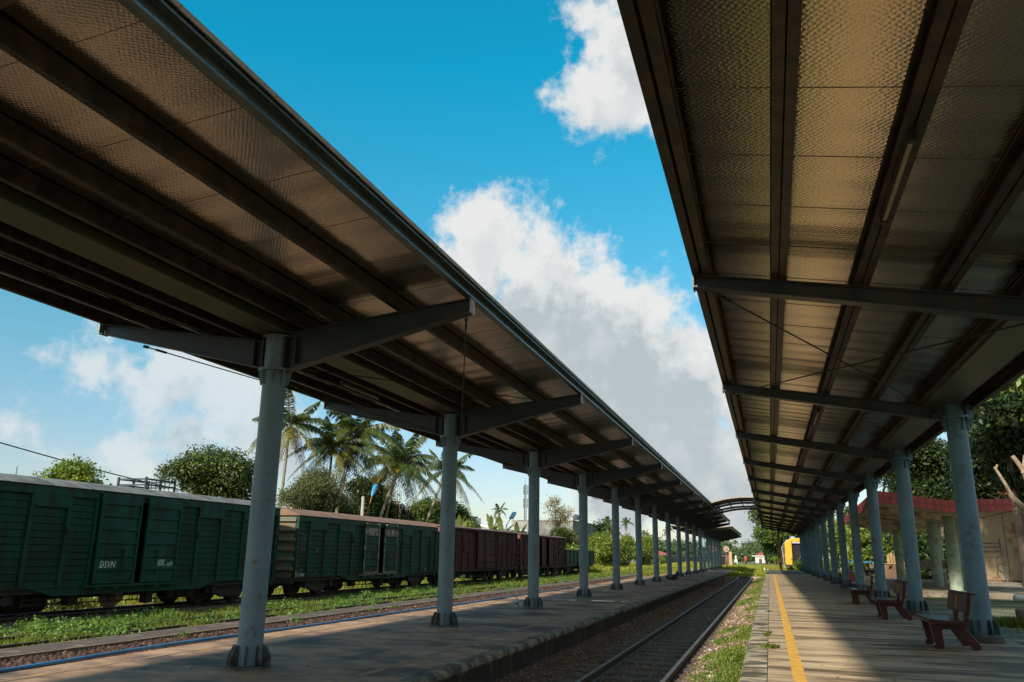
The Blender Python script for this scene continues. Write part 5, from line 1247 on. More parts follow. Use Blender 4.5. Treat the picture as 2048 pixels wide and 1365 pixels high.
# ---- buildings
t = thing('cream_building', 'long building with a cream roof parapet behind the grey wagon roof', 'building', (-66, 44, ZF)); part('wall', MB().box(-6, 5.9, -14, 11.5, 0, 6.4), GREYL, t); part('roof', MB().box(-6.3, 6.2, -14.4, 12, 6.401, 7.15), CREAM, t); part('rooftop_mast', MB().tube([(5, 9.5, 7.15), (5, 9.5, 8.3)], .04, 6), MAST, t)
for k in range(5): part('window', MB().box(5.88, 5.96, -12 + k * 4.6, -10 + k * 4.6, 3.2, 4.8), GLASSD, t)
t = thing('steel_tower', 'open steel frame tower beside the big round tree', 'steel frame', (-42, 48.9, ZF))
for sx in (0, -2.4):
    for sy in (-1.5, 0, 1.5): part('post', MB().box(sx - .07, sx + .07, sy - .07, sy + .07, 0, 6.6), STEELD, t)
for z in (4.4, 5.3, 6.05, 6.45):
    mb = MB()
    for sx in (0, -2.4): mb.box(sx - .05, sx + .05, -1.42, 1.42, z - .06, z + .06)
    for sy in (-1.42, 1.42): mb.box(-2.33, -.07, sy - .05, sy + .05, z - .06, z + .06)
    part('rail', mb, STEELD, t)
mb = MB()
for k in range(-2, 3): mb.box(-.02, .02, k * .45 - .02, k * .45 + .02, 4.4, 6.4)
part('mesh_bars', mb, MAST, t)
t = thing('white_house', 'small white house with rooftop water tanks between the palms and the second column', 'house', (-46, 103, ZF)); part('wall', MB().box(-3, 0, -3, 4.2, 0, 5.4), WHITEW, t); part('rooftop_room', MB().box(-2.6, -.4, .2, 2.6, 5.401, 6.9), WHITEW, t); part('roof_slab', MB().box(-3.2, .25, -3.2, 4.4, 5.401, 5.55) if False else MB().box(-3.25, .22, -3.25, .15, 5.401, 5.55), GREYL, t)
for k in range(2): part('water_tank', MB().tube([(-1.2, -2.2 + k * 1.2, 5.95), (-1.2, -1.3 + k * 1.2, 5.95)], .38, 12), SILV if k == 0 else BLUEP, t, smooth=50)
for k in range(3): part('window', MB().box(-.02, .03, -2.2 + k * 2.1, -1.2 + k * 2.1, 3.3, 4.6), GLASSD, t)
t = thing('white_hall', 'long white hall with a bright white sloping roof behind the maroon wagons', 'building', (-42, 104.5, ZF))
part('gable_wall', MB().prism([(.0, 0), (.0, 5.0), (8.5, 6.5), (14.2, 6.9), (15.5, 6.9), (15.5, 0)], 'x', -14, -.3), WHITEW, t)
part('roof', MB().prism([(-9, 7.75), (3.6, 5.35), (3.6, 5.15), (-9, 7.5)], 'y', 13.2, 63), WHITER, t)
part('roof', MB().prism([(-.4, 4.95), (8.5, 6.5), (13.2, 6.86), (13.2, 7.1), (8.5, 6.75), (-.4, 5.2)], 'x', -14.4, .0), GREYL, t)
part('front_wing', MB().box(-.299, 3.0, 15.51, 60, 0, 4.8), WHITEW, t); part('parapet', MB().box(-.29, 3.2, 15.6, 60, 4.801, 5.149), GREYL, t)
for k in range(6):
    w = part('window', MB().box(2.99, 3.05, 25.5 + k * 5.6, 28.9 + k * 5.6, 2.6, 4.3), GLASST, t)
    mb = MB(); mb.box(3.051, 3.09, 27.15 + k * 5.6, 27.25 + k * 5.6, 2.6, 4.3); mb.box(3.051, 3.09, 25.4 + k * 5.6, 29.0 + k * 5.6, 4.301, 4.38); part('window_frame', mb, WHITEW, w)
t = thing('concrete_building', 'bare grey concrete building with an orange brick storey below and a roof tank', 'building', (-36, 152, ZF)); part('wall', MB().box(-7, 3.9, -13.5, 14.5, 3.75, 7.3), GREYW, t); part('brick_storey', MB().box(-7, 3.8, -13.4, 14.4, 0, 3.749), ORANGEB, t); part('parapet', MB().box(-7.1, 4.0, -13.6, 14.6, 7.301, 7.45), GREYL, t)
lt = lettering(t, '10.25', 1.0, 9.8, 4.6, WHITEP, 3.92)
mb = MB()
for sx in (-.5, .5):
    for sy in (-.5, .5): mb.beam((1 + sx, 2 + sy, 7.45), (1 + sx, 2 + sy, 8.1), .08, .08)
part('tank_stand', mb, STEELD, t); part('water_tank', MB().lathe([(.55, 8.1), (.6, 8.3), (.6, 8.9), (.25, 9.15)], (1, 2, 0), 14), STEELD, t, smooth=50)
mb = MB(); [mb.beam((3.5, 6 + 2.2 * k, 7.45), (3.5, 6 + 2.2 * k, 8.0), .07, .07) for k in range(5)]; mb.beam((3.5, 5.5, 8.0), (3.5, 17.5, 8.0), .1, .1); part('roof_rail', mb, STEELD, t)
# lattice mast
t = thing('antenna_mast', 'tall thin lattice antenna mast beyond the white hall', 'antenna mast', (-88, 300, ZF)); mb = MB(); H_ = 27.5
for k in range(3):
    a = 2 * PI * k / 3; mb.tube([(.55 * math.cos(a), .55 * math.sin(a), 0), (.35 * math.cos(a), .35 * math.sin(a), H_)], .11, 5)
for i in range(26):
    z = i * H_ / 26
    for k in range(3):
        a, b_ = 2 * PI * k / 3, 2 * PI * (k + 1) / 3; mb.beam((.5 * math.cos(a), .5 * math.sin(a), z), (.5 * math.cos(b_), .5 * math.sin(b_), z + H_ / 26), .07, .07)
part('lattice', mb, MAST, t)
for z in (26.3, 24.6, 21.4, 19.6):
    for k in range(3):
        a = 2 * PI * k / 3 + .5; part('panel_antenna', MB().box(.9 * math.cos(a) - .13, .9 * math.cos(a) + .13, .9 * math.sin(a) - .2, .9 * math.sin(a) + .2, z - .8, z + .8), MAST, t)
part('spike', MB().tube([(0, 0, H_), (0, 0, H_ + 2.6)], .06, 5), MAST, t)
# banana plants
BL = None
def banana(label, base, h, seed):
    global BL
    if BL is None:
        BL = []
        for dr in (.35, .75, 1.15):
            mb = MB(); vs = []; n = 16; rg = random.Random(int(dr * 100))
            for i in range(n + 1):
                q = i / n; w = .25 * math.sin(PI * (q * .92 + .06)) ** .7 * (1.0 if i % 2 else rg.uniform(.55, .95)); x = 1.9 * q * (1 - .25 * dr * q); z = 1.9 * (q * 1.1 - dr * q * q * 1.25)
                vs += [(x, -w, z - .05), (x, 0, z - .12 * w), (x, w, z - .05)]
            mb.add(vs, [(3 * i + k, 3 * i + k + 1, 3 * i + 4 + k, 3 * i + 3 + k) for i in range(n) for k in (0, 1)]); BL.append(mb.mesh('leaf', BANANA, 60))
    rng = random.Random(seed); t = thing('banana_plant', label, 'banana plant', base, 0, 'banana plants beside the white hall'); part('stem', MB().tube([(0, 0, 0), (.1, .05, h * .6), (.15, .1, h)], [.16, .12, .07], 8), BANANA, t, smooth=60)
    for i in range(9):
        o = link('leaf', BL[0 if i < 4 else 1 if i < 7 else 2], t, (.15, .1, h)); o.rotation_euler = (rng.uniform(-.2, .2), -.55 if i < 3 else -.1, i * 2.4 + rng.uniform(-.3, .3)); s = rng.uniform(.85, 1.15); o.scale = (s, s, s)
banana('tall banana plant in front of the white hall, over the maroon wagon', (-24, 70.6, ZF), 3.3, 1); banana('banana plant with tattered leaves below the dark blue lamp', (-24.3, 74.6, ZF), 3.2, 2); banana('banana plant half behind the second grey-blue column', (-25, 64.4, ZF), 3.0, 3); banana('small banana plant beside the third grey-blue column', (-23.4, 77.0, ZF), 2.6, 4)
tree('shrub', 'yellow-green shrub between the banana plants and the white hall', 'bush', (-26, 69.5, ZF), (-26, 69.4, 2.9), (1.2, 1.7, 1.2), 2200, .13, LEAF_C, 41, .07, 7)
# areca palms far off
AG = 'slender areca palms beyond the tracks'
for i, (lab, x, y, zt, fl) in enumerate((('slender areca palm over the white hall roof', -34, 103.4, 6.6, 1.6), ('areca palm standing between the concrete building and the lone taller palm', -30, 160.5, 6.9, 2.4), ('tallest lone areca palm, its thin trunk bare against the sky', -30, 181.7, 8.0, 2.4), ('small areca palm in the distance over the bright bushes', -30, 210.8, 6.4, 1.9), ('areca palm half behind a thin platform column, over the yard wall', -25, 219.0, 7.6, 2.4), ('tiny areca palm on the skyline between the canopies', -18, 480, 9.0, 3.2))):
    palm('areca_palm', lab, (x, y, ZF), (x, y + .2, zt), fl, 50 + i, 13, AG, .11, kind='areca', dead=1)
tree('dark_tree', 'dark tree between the concrete building and the areca palm', 'tree', (-31, 163, ZF), (-31, 163.5, 4.4), (2.4, 4.0, 2.8), 3800, .28, LEAF_K, 42, .2, 10, group='trees beyond the maroon wagons')
tree('bare_tree', 'thin half-bare tree with yellowish leaves against the sky', 'tree', (-28, 110.4, ZF), (-28, 111.5, 6.6), (2.3, 3.0, 2.6), 2300, .12, LEAF_S, 43, .13, 26, .26, group='trees beyond the maroon wagons', shell=.25, spread=3.0, limbs=24, wide=.4)
tree('shrub', 'dark green shrub below the half-bare tree, beside the maroon wagon end', 'bush', (-24, 95, ZF), (-24, 95.6, 2.9), (1.7, 3.0, 2.0), 9000, .11, LEAF_A, 44, .12, 9)
tree('shrub', 'olive shrub behind the low open wagon', 'bush', (-24, 103.5, ZF), (-24, 103.5, 2.2), (1.6, 3.0, 2.2), 7500, .11, LEAF_D, 45, .12, 9)
BG = 'bright bushes past the open wagon'
for i, (lab, c, r, n) in enumerate((('bright green bush just past the end of the open wagon', (-19.5, 88.5, .6), (1.5, 2.6, 1.5), 4800), ('tall bright bush in front of the concrete building', (-19.5, 101.5, 1.5), (1.9, 3.0, 2.3), 8500), ('rounded bright bush between two tall ones in the bush row', (-19.5, 112, .7), (1.7, 3.4, 1.8), 5200), ('tall bush with yellow-green top, in the middle of the bush row', (-19.5, 120, 1.7), (2.0, 3.6, 2.3), 8500), ('dark-shaded bush between the tall bright ones', (-18.8, 128.5, .7), (1.5, 3.0, 1.7), 4200), ('spreading yellow-green bush in front of the yard wall', (-19.5, 141, 2.1), (1.9, 4.6, 2.5), 7500), ('low yellowish bush by the yard wall', (-17.4, 136, .35), (1.0, 2.6, .9), 2200))):
    tree('bright_bush', lab, 'bush', (c[0], c[1], ZF), c, r, int(n * 1.7), .125, [LEAF_C, LEAF_C, LEAF_B, LEAF_C, LEAF_A, LEAF_C, LEAF_C][i], 60 + i, .1, 11, .44, BG)
# yard wall beyond the siding
t = thing('yard_wall', 'long stained concrete yard wall beyond the grass, seen between the thin far columns', 'wall', (-20, 132, ZF))
for i in range(24):
    y = i * 6.0; hh = 1.85 + .04 * math.sin(i * 1.7)
    part('wall_panel', MB().box(-.08, .08, y + .22, y + 5.98, -.05, hh), WALLM, t); part('pilaster', MB().box(-.16, .18, y, y + .2, -.05, hh + .06), WALLM, t)
t = thing('red_roofed_house', 'low house with a red tiled roof behind the yard wall', 'house', (-27, 213, ZF)); part('wall', MB().box(-3, 3, -4, 4, 0, 1.7), WHITEW, t)
mb = MB(); mb.add([(-3.6, -4.8, 1.7), (3.6, -4.8, 1.7), (3.6, 4.8, 1.7), (-3.6, 4.8, 1.7), (0, -2, 3.0), (0, 2, 3.0)], [(0, 1, 4), (1, 2, 5, 4), (2, 3, 5), (3, 0, 4, 5), (0, 3, 2, 1)]); part('roof', mb, REDROOF, t)
t = thing('pale_roofed_shed', 'pale roofed shed showing over the yellow-green end bush', 'shed', (-34, 214, ZF)); part('wall', MB().box(-3, 3, -5, 8, 0, 5.2), GREYL, t); part('roof', MB().prism([(-3.4, 5.2), (3.4, 5.2), (3.4, 5.45), (-3.4, 6.0)], 'y', -5.6, 8.6), WHITER, t)
# ---- distant trees: left skyline
FG = 'distant trees along the left of the line'
for i, (lab, x, y, zc, r, n) in enumerate((('dark distant tree just past the bright bush row', -30, 235, 2.6, (4, 9, 3.9), 3200), ('distant tree with pointed tips beside the tenth grey-blue column', -28, 262, 2.9, (4, 10, 4.2), 3200), ('distant dark tree behind the middle of the yard wall', -27, 296, 2.7, (4, 12, 4.4), 3000), ('distant tree with a yellowish foot behind the yard wall', -24, 330, 2.7, (4, 13, 4.9), 3000), ('distant tree behind the red signal light', -21, 300, 3.0, (4, 12, 5.2), 3000), ('distant tree half behind the lower canopy columns', -17, 310, 2.4, (4, 13, 4.6), 3000), ('distant tree sloping down behind the round maroon sign', -13.5, 260, 2.0, (3.4, 10, 4.0), 3200), ('hazy far tree in the gap at the end of the track', -13, 420, 2.6, (5.5, 12, 4.5), 2600), ('pale far tree next to the tallest dark green tree', -8.0, 380, 3.6, (4.2, 10, 5.0), 2600), ('low dark trees behind the white gatehouse', -4.5, 300, 1.8, (5, 10, 4.0), 3000), ('low green thicket behind the white marker block', -9, 240, .6, (3, 6, 2.0), 2400))):
    tree('distant_tree', lab, 'tree', (x, y, ZF), (x, y, zc), r, n, .42, LEAF_F, 80 + i, .3, 10, .44, FG, per=5)
# ---- big trees right of the line, behind the gatehouse and carriage
RG = 'big trees at the right end of the line'
tree('broadleaf_tree', 'tallest dark green tree, towering behind the white gatehouse', 'tree', (1.4, 152, -.3), (1.3, 152, 5.2), (4.6, 5.5, 4.9), 32000, .21, LEAF_B, 100, .45, 22, .34, RG)
tree('broadleaf_tree', 'feathery crown rising beside the top of the tallest tree', 'tree', (-.6, 156, -.3), (-1.0, 156, 8.2), (1.7, 2.4, 2.2), 1600, .26, LEAF_D, 101, .2, 9, .34, RG, shell=.25, spread=3)
tree('broadleaf_tree', 'dark tree behind the wooden pole', 'tree', (7.4, 150, -.3), (7.4, 150, 4.6), (4.0, 5, 5.4), 18000, .22, LEAF_B, 102, .4, 18, .36, RG)
tree('broadleaf_tree', 'dark tree behind the yellow railway carriage', 'tree', (12.5, 145, -.3), (12.5, 145, 4.8), (4.6, 5, 5.8), 14000, .23, LEAF_A, 103, .4, 16, .38, RG)
tree('bush', 'round green bush against the gatehouse wall', 'bush', (.7, 190, -.3), (.7, 190, .6), (1.5, 1.5, 1.6), 1800, .24, LEAF_B, 104, .1, 7)
tree('bush', 'small yellow-green bush between the gatehouse and the pole', 'bush', (2.3, 185, -.3), (2.3, 185, .5), (1.3, 1.3, 1.3), 1500, .22, LEAF_C, 105, .1, 7)
tree('bush', 'low dark bush in front of the carriage end', 'bush', (3.7, 92, -.2), (3.7, 92, .35), (1.0, 1.2, .85), 2600, .11, LEAF_B, 106, .06, 8)
# ---- bright garden right of the main platform
GG = 'sunlit garden shrubs right of the platform'
for i, (lab, c, r, n, lm) in enumerate((('bright green tree seen between the farther platform columns', (5.2, 66, 2.0), (1.6, 2.5, 2.1), 6500, LEAF_C), ('tall bright green tree beside the far end of the shelter roof', (6.6, 62, 2.3), (1.7, 2.4, 2.3), 7500, LEAF_C), ('yellow-green tree just under the tiled eave of the shelter', (8.2, 66, 2.6), (1.8, 2.6, 2.3), 6500, LEAF_C), ('low leafy bush at the wire fence, by the red cool box', (4.75, 50, .55), (.95, 1.6, .95), 4800, LEAF_C), ('rounded bush beside the blue stall table', (5.6, 49.5, .75), (.95, 1.3, 1.0), 4200, LEAF_B), ('dark leafy shrub behind the yellow board fence', (7.9, 50.5, 1.3), (1.3, 1.6, 1.7), 4800, LEAF_A))):
    tree('garden_tree' if c[2] > 1.5 else 'garden_bush', lab, 'tree' if c[2] > 1.5 else 'bush', (c[0], c[1], -.07), c, r, n, .115, lm, 110 + i, .12, 11, .42, GG)
# ---- big dark shade trees on the right
SG = 'dark shade trees behind the shelter'
tree('shade_tree', 'huge dark leafy tree rising behind the red-tiled roof, sunlit leaf tips', 'tree', (12.4, 45.5, -.07), (11.4, 46, 6.6), (4.4, 4.5, 5.0), 60000, .10, LEAF_K, 121, .5, 24, .34, SG)
tree('shade_tree', 'dark leafy tree directly above the shelter roof', 'tree', (9.5, 52, -.07), (8.8, 52, 5.6), (3.2, 3.2, 3.8), 44000, .095, LEAF_K, 122, .35, 18, .36, SG)
tree('shade_tree', 'dark tree closing the view behind the shelter columns', 'tree', (11, 56, -.07), (11, 56, 3.0), (5.0, 2.6, 3.6), 26000, .15, LEAF_K, 123, .35, 16, .38, SG)
tree('shade_tree', 'large-leaved branch end lit yellow-green above the pruned tree', 'tree', (9.8, 27.5, 0), (8.2, 26.6, 6.55), (1.25, 1.3, 1.15), 1500, .115, LEAF_C, 124, .16, 8, .40, SG, lean=(1.2, .4), per=5)
tree('shade_tree', 'dark tree with a leaning bare trunk crossing the beige wall', 'tree', (8.55, 33.0, 0), (10.3, 37.0, 6.2), (3.2, 2.4, 3.1), 24000, .115, LEAF_K, 125, .20, 20, .38, SG, lean=(-1.5, -2.4), limbs=2)
tree('shade_tree', 'unseen shade tree over the near forecourt, above the canopy roof', 'tree', (7.6, -1.5, 0), (2.8, -1.2, 8.0), (3.9, 6.4, 1.6), 9000, .22, LEAF_K, 126, .3, 20, .34, SG)  # crown out of view, placed for its shade on the forecourt
tree('shade_tree', 'second unseen shade tree over the forecourt, nearer the shelter', 'tree', (8.6, 10.0, 0), (2.9, 10.2, 8.0), (3.4, 1.7, 1.2), 4200, .2, LEAF_K, 128, .22, 14, .36, SG)  # unseen crown, sized for the band of shade before the shelter
tree('shade_tree', 'third unseen shade tree, shading the front of the shelter roof', 'tree', (8.9, 17.4, 0), (3.2, 17.9, 8.0), (3.2, 1.9, 1.2), 6000, .19, LEAF_K, 129, .22, 14, .38, SG)  # unseen crown, set to throw shade on the red fascia
tree('shade_tree', 'dense dark tree over the forecourt in front of the beige building', 'tree', (11.5, 31.5, 0), (9.4, 31.2, 7.0), (3.3, 2.8, 2.5), 26000, .105, LEAF_K, 130, .2, 18, .38, SG, lean=(1.5, 0), limbs=3)
tree('hedge_bush', 'dark hedge behind the shelter floor', 'hedge', (8.2, 44.6, -.07), (8.4, 44.8, .9), (2.6, .9, 1.5), 6000, .11, LEAF_K, 127, .08, 12)
# pruned stump with sawn branches
t = thing('pruned_tree', 'sunlit pruned tree with sawn bare branches and a few dry leaves', 'tree', (8.15, 28.8, 0))
mb = MB(); mb.tube([(0, 0, -.05), (-.05, 0, .9), (-.2, -.1, 1.8), (-.42, -.4, 2.45)], [.16, .14, .12, .10], 10); part('trunk', mb, BARK, t, smooth=60)
def sawn(pts, rads):
    mb = MB(); mb.tube(pts, rads, 9); part('branch', mb, CUTWOOD, t, smooth=60)
sawn([(-.42, -.4, 2.42), (-.80, -.65, 2.62), (-1.05, -.75, 2.88), (-1.10, -.78, 3.02)], [.10, .095, .085, .08]); sawn([(-1.02, -.76, 2.85), (-1.2, -.8, 3.3), (-1.42, -.8, 3.80)], [.055, .05, .04]); sawn([(-1.39, -.8, 3.72), (-1.33, -.78, 3.86)], [.035, .03])
sawn([(-.42, -.4, 2.42), (-.45, -.5, 3.0), (-.62, -.6, 3.75), (-.86, -.7, 4.12)], [.10, .09, .075, .06]); sawn([(-.62, -.6, 3.6), (-.50, -.62, 4.15)], [.06, .055])
for k, (a, b) in enumerate((((-1.0, -.76, 2.75), (-1.75, -.9, 2.98)), ((-.9, -.7, 2.66), (-1.62, -.8, 2.72)), ((-1.05, -.75, 2.70), (-1.36, -.9, 2.42)), ((-.7, -.6, 2.55), (-1.25, -.8, 2.52)))):
    mb = MB(); mid = ((a[0] + b[0]) / 2, a[1], (a[2] + b[2]) / 2 - .06); mb.tube([a, mid, b], [.022, .016, .007], 6); part('twig', mb, CUTWOOD, t, smooth=60)
rng = np.random.default_rng(4); V, F = leaf_cloud(rng, [(-1.1, -.8, 3.05, .12, .1, .1), (-1.35, -.8, 2.95, .12, .1, .08), (-1.25, -.8, 3.3, .06, .06, .1), (-1.0, -.8, 2.65, .12, .1, .07)], 44, .055, 4, 1.6); link('dry_leaves', fast_mesh('dry_leaves', V, F, DRYLEAF), t)

# ---- yellow carriage
def carriage():
    t = thing('railway_carriage', 'bright yellow railway carriage with an open dark doorway, parked past the platform', 'railway carriage', (3.2, 100, -.15), 0)
    W, z0, z1, L = 1.5, .45, 2.75, 20
    pr = [(-W, z0), (-W, z1), (-W * .86, z1 + .36), (-W * .5, z1 + .54), (0, z1 + .60), (W * .5, z1 + .54), (W * .86, z1 + .36), (W, z1), (W, z0)]
    dx0, dx1, dzt = -.72, .75, z1 + .22
    ed = [p for p in pr]
    mb = MB(); mb.prism([(-W, z0), (-W, z1), (-W * .86, z1 + .36), (-W * .5, z1 + .54), (dx0, z1 + .555), (dx0, z0)], 'y', 0, .06); mb.prism([(dx1, z0), (dx1, z1 + .50), (W * .86, z1 + .36), (W, z1), (W, z0)], 'y', 0, .06); mb.prism([(dx0, dzt), (dx0, z1 + .555), (0, z1 + .60), (dx1, z1 + .50), (dx1, dzt)], 'y', 0, .06); part('end_wall', mb, YCARR, t)
    part('doorway', MB().box(dx0, dx1, .30, .34, z0, dzt), WBLACK, t); part('door_frame', MB().box(dx0 - .06, dx0, -.05, .0, z0, dzt + .06), YDARK, t); part('door_frame', MB().box(dx1, dx1 + .06, -.05, 0, z0, dzt + .06), YDARK, t)  # black sheet in the doorway stands for the unlit inside
    sd = MB(); sd.box(-W - .001, -W + .05, .061, L, z0, z1); part('side_wall', sd, YCARR, t); part('side_wall', MB().box(W - .05, W, .061, L, z0, z1), YCARR, t)
    part('lower_band', MB().box(-W - .02, -W - .0011, .9, L, z0 - .0, z0 + .95), YDARK, t)
    for k in range(9): part('window', MB().box(-W - .015, -W - .0011, 1.3 + k * 2.05, 2.7 + k * 2.05, 1.65, 2.45), GLASSD, t)
    part('sign_panel', MB().box(-W - .03, -W - .0201, .35, 4.5, .62, 1.42), WHITEPL, t)
    for k in range(4): part('lettering', MB().box(-W - .034, -W - .0301, .6 + k * .95, 1.25 + k * .95, .78 + .1 * (k % 2), 1.26), REDROOF, t)
    rf = MB(); rf.prism([(q[0] * 1.02, q[1] + .035) for q in pr[1:8]], 'y', .062, L + .03); part('roof', rf, SILV, t, smooth=30); part('roof_vent', MB().lathe([(.34, z1 + .52), (.34, z1 + .74), (.15, z1 + .86)], (-.55, 1.2, 0), 14), SILV, t, smooth=40)
    part('tail_lamp', MB().tube([(-.80, -.07, 1.05), (-.80, .0, 1.05)], .10, 12), YDARK, t); part('buffer_beam', MB().box(-W, W, -.08, .3, z0 - .22, z0 - .001), WDARK, t); part('underframe', MB().box(-1.1, 1.1, .31, L, z0 - .35, z0 - .001), WDARK, t)
    for y in (2.6, L - 2.6): bogie(t, y)
    part('coupler', MB().box(-.15, .15, -.55, -.081, z0 - .2, z0), WDARK, t)
carriage()
# ---- poles, signs, gatehouse
t = thing('wooden_pole', 'tall weathered wooden pole with a yellow band past the platform end', 'pole', (.85, 75, -.1)); part('shaft', MB().tube([(0, 0, -.3), (-.03, 0, 3), (-.12, 0, 7.2)], [.125, .11, .09], 12), POLEW, t, smooth=60); part('painted_band', MB().tube([(-.01, 0, .72), (-.012, 0, 1.12)], .132, 12), YCARR, t, smooth=60)
solo('thin_pole', MB().tube([(0, 0, -.3), (-.22, 0, 2.6)], [.07, .05], 8), POLEC, 'thin leaning grey pole between the wooden pole and the yellow carriage', 'pole', (1.75, 112, -.2), smooth=60)
def round_sign(label, loc, letter, group):
    t = thing('round_sign', label, 'railway sign', loc, 0, group); part('post', MB().tube([(0, .05, -1.2), (0, .05, 2.2)], .05, 8), GREYP, t, smooth=60)
    part('disc', MB().tube([(0, .0, 2.25), (0, -.03, 2.25)], .34, 24), SIGNR, t, smooth=40)
    mb = MB(); n = 28; vs = []
    for i in range(n):
        a = 2 * PI * i / n
        for r in (.25, .32): vs.append((r * math.cos(a), -.034, 2.25 + r * math.sin(a)))
    mb.add(vs, [(2 * i, 2 * i + 1, (2 * i + 3) % (2 * n), (2 * i + 2) % (2 * n)) for i in range(n)]); part('ring', mb, SIGNW, t)
    if letter:
        o = link('lettering', text_mesh(letter, .34, SIGNW), t, (0, -.036, 2.25)); o.rotation_euler = (PI / 2, 0, 0)
round_sign('small round maroon and white sign at the end of the lower canopy', (-5.3, 110, -.25), 'D', 'round signs at the track end'); round_sign('pale round sign half hidden by a column of the lower canopy', (-6.8, 110, -.25), '', 'round signs at the track end')
t = thing('signal_post', 'railway signal showing a red light between the far grey-blue columns', 'railway signal', (-6.5, 95, -.5)); part('post', MB().tube([(0, .1, -.3), (0, .1, 3.6)], .06, 8), GREYP, t, smooth=60); part('signal_head', MB().box(-.16, .16, .0, .2, 2.75, 3.75), WBLACK, t); part('lamp', MB().tube([(0, -.05, 3.2), (0, .0, 3.2)], .11, 14), REDL, t)
t = thing('gatehouse', 'tiny white gatehouse with a red hipped roof and dark door beyond the grass', 'house', (-2.0, 200, -.3)); part('wall', MB().box(-1.25, 1.25, 0, 2.6, 0, 1.55), WHITEW, t); part('eave', MB().box(-1.95, 1.35, -.35, 2.9, 1.551, 1.72), WHITER, t)
mb = MB(); mb.add([(-1.25, -.2, 1.72), (1.3, -.2, 1.72), (1.3, 2.8, 1.72), (-1.25, 2.8, 1.72), (-.25, 1.3, 2.45), (.3, 1.3, 2.45)], [(0, 1, 5, 4), (1, 2, 5), (2, 3, 4, 5), (3, 0, 4), (0, 3, 2, 1)]); part('roof', mb, REDROOF, t); part('door', MB().box(-.45, .25, -.04, .0, 0, 1.02), YDARK, t); part('vent', MB().tube([(.82, -.03, .98), (.82, .02, .98)], .15, 12), WDARK, t); part('lintel', MB().box(-.6, .5, -.03, .0, 1.12, 1.2), GREYL, t)
t = thing('white_marker', 'white concrete marker block standing on the grass at the track end', 'marker post', (-5.35, 141, -.45)); part('block', MB().box(-.24, .24, -.2, .2, 0, 1.1), WHITEW, t); part('cap', MB().box(-.10, .10, -.1, .1, 1.101, 1.75), WHITEW, t)
solo('white_post', MB().box(-.07, .07, -.07, .07, 0, .5), WHITEP, 'larger of the two short white posts in the grass by the wooden pole', 'marker post', (-.28, 82, -.55)); 
solo('white_post', MB().box(-.06, .06, -.06, .06, 0, .45), WHITEP, 'farther and smaller of the two short white posts in the grass', 'marker post', (-.65, 95, -.5))
t = thing('crossing_hut', 'dark low shed beside the far end of the island platform', 'shed', (-7.3, 140, -.45)); part('wall', MB().box(-.9, .9, 0, 2, 0, 1.9), WOODD, t); part('roof', MB().box(-1.1, 1.1, -.2, 2.2, 1.901, 2.02), WDARK, t); part('door', MB().box(-.3, .3, -.03, 0, 0, 1.6), WBLACK, t)
solo('gate_pillar', MB().box(-.22, .22, -.2, .2, 0, 2.3), mat("tan_pillar", (0.42, 0.26, 0.14), rough=0.8), 'tan pillar beside the dark shed past the island platform', 'pillar', (-6.05, 138, -.45))
# rider on a motorbike at the crossing
t = thing('motorbike', 'small dark motorbike at the level crossing, ridden by a figure in red', 'motorbike', (-4.05, 150, -.2))
for y in (-.6, .6): part('wheel', MB().tube([(-.05, y, .29), (.05, y, .29)], .29, 14), WBLACK, t)
mb = MB(); mb.beam((0, -.6, .32), (0, .1, .62), .18, .16); mb.beam((0, .45, .85), (0, .62, .32), .08, .08); mb.beam((-.3, .42, .95), (.3, .42, .95), .04, .04); mb.box(-.13, .13, -.55, .1, .62, .74); part('frame', mb, CLOTHD, t); part('leg_shield', MB().box(-.2, .2, .32, .38, .3, .85), WHITEPL, t); part('headlight', MB().box(-.08, .08, -.66, -.6, .55, .68), REDP, t)
t = thing('person', 'person in a red shirt riding the motorbike at the level crossing', 'person', (-4.05, 150, -.2))
me = bpy.data.meshes.new('body'); me.from_pydata([(0, -.2, .78), (0, -.16, 1.0), (0, -.1, 1.22), (0, -.07, 1.36), (0, -.04, 1.52), (-.18, -.1, 1.24), (-.25, .1, 1.08), (-.26, .36, .98), (.18, -.1, 1.24), (.25, .1, 1.08), (.26, .36, .98), (-.12, -.15, .78), (-.2, .2, .76), (-.2, .15, .36), (.12, -.15, .78), (.2, .2, .76), (.2, .15, .36)], [(0, 1), (1, 2), (2, 3), (3, 4), (2, 5), (5, 6), (6, 7), (2, 8), (8, 9), (9, 10), (0, 11), (11, 12), (12, 13), (0, 14), (14, 15), (15, 16)], []); me.materials.append(CLOTHR)
o = link('body', me, t); o.modifiers.new('skin', 'SKIN'); sv = me.skin_vertices[0].data
for i, r in enumerate([.15, .15, .17, .06, .105, .06, .045, .04, .06, .045, .04, .09, .075, .05, .09, .075, .05]): sv[i].radius = (r, r)
sv[0].use_root = True; s = o.modifiers.new('sub', 'SUBSURF'); s.levels = 1; s.render_levels = 1
part('hair', MB().lathe([(.10, 1.50), (.125, 1.56), (.09, 1.66), (.02, 1.69)], (0, -.05, 0), 12), CLOTHD, t, smooth=60)
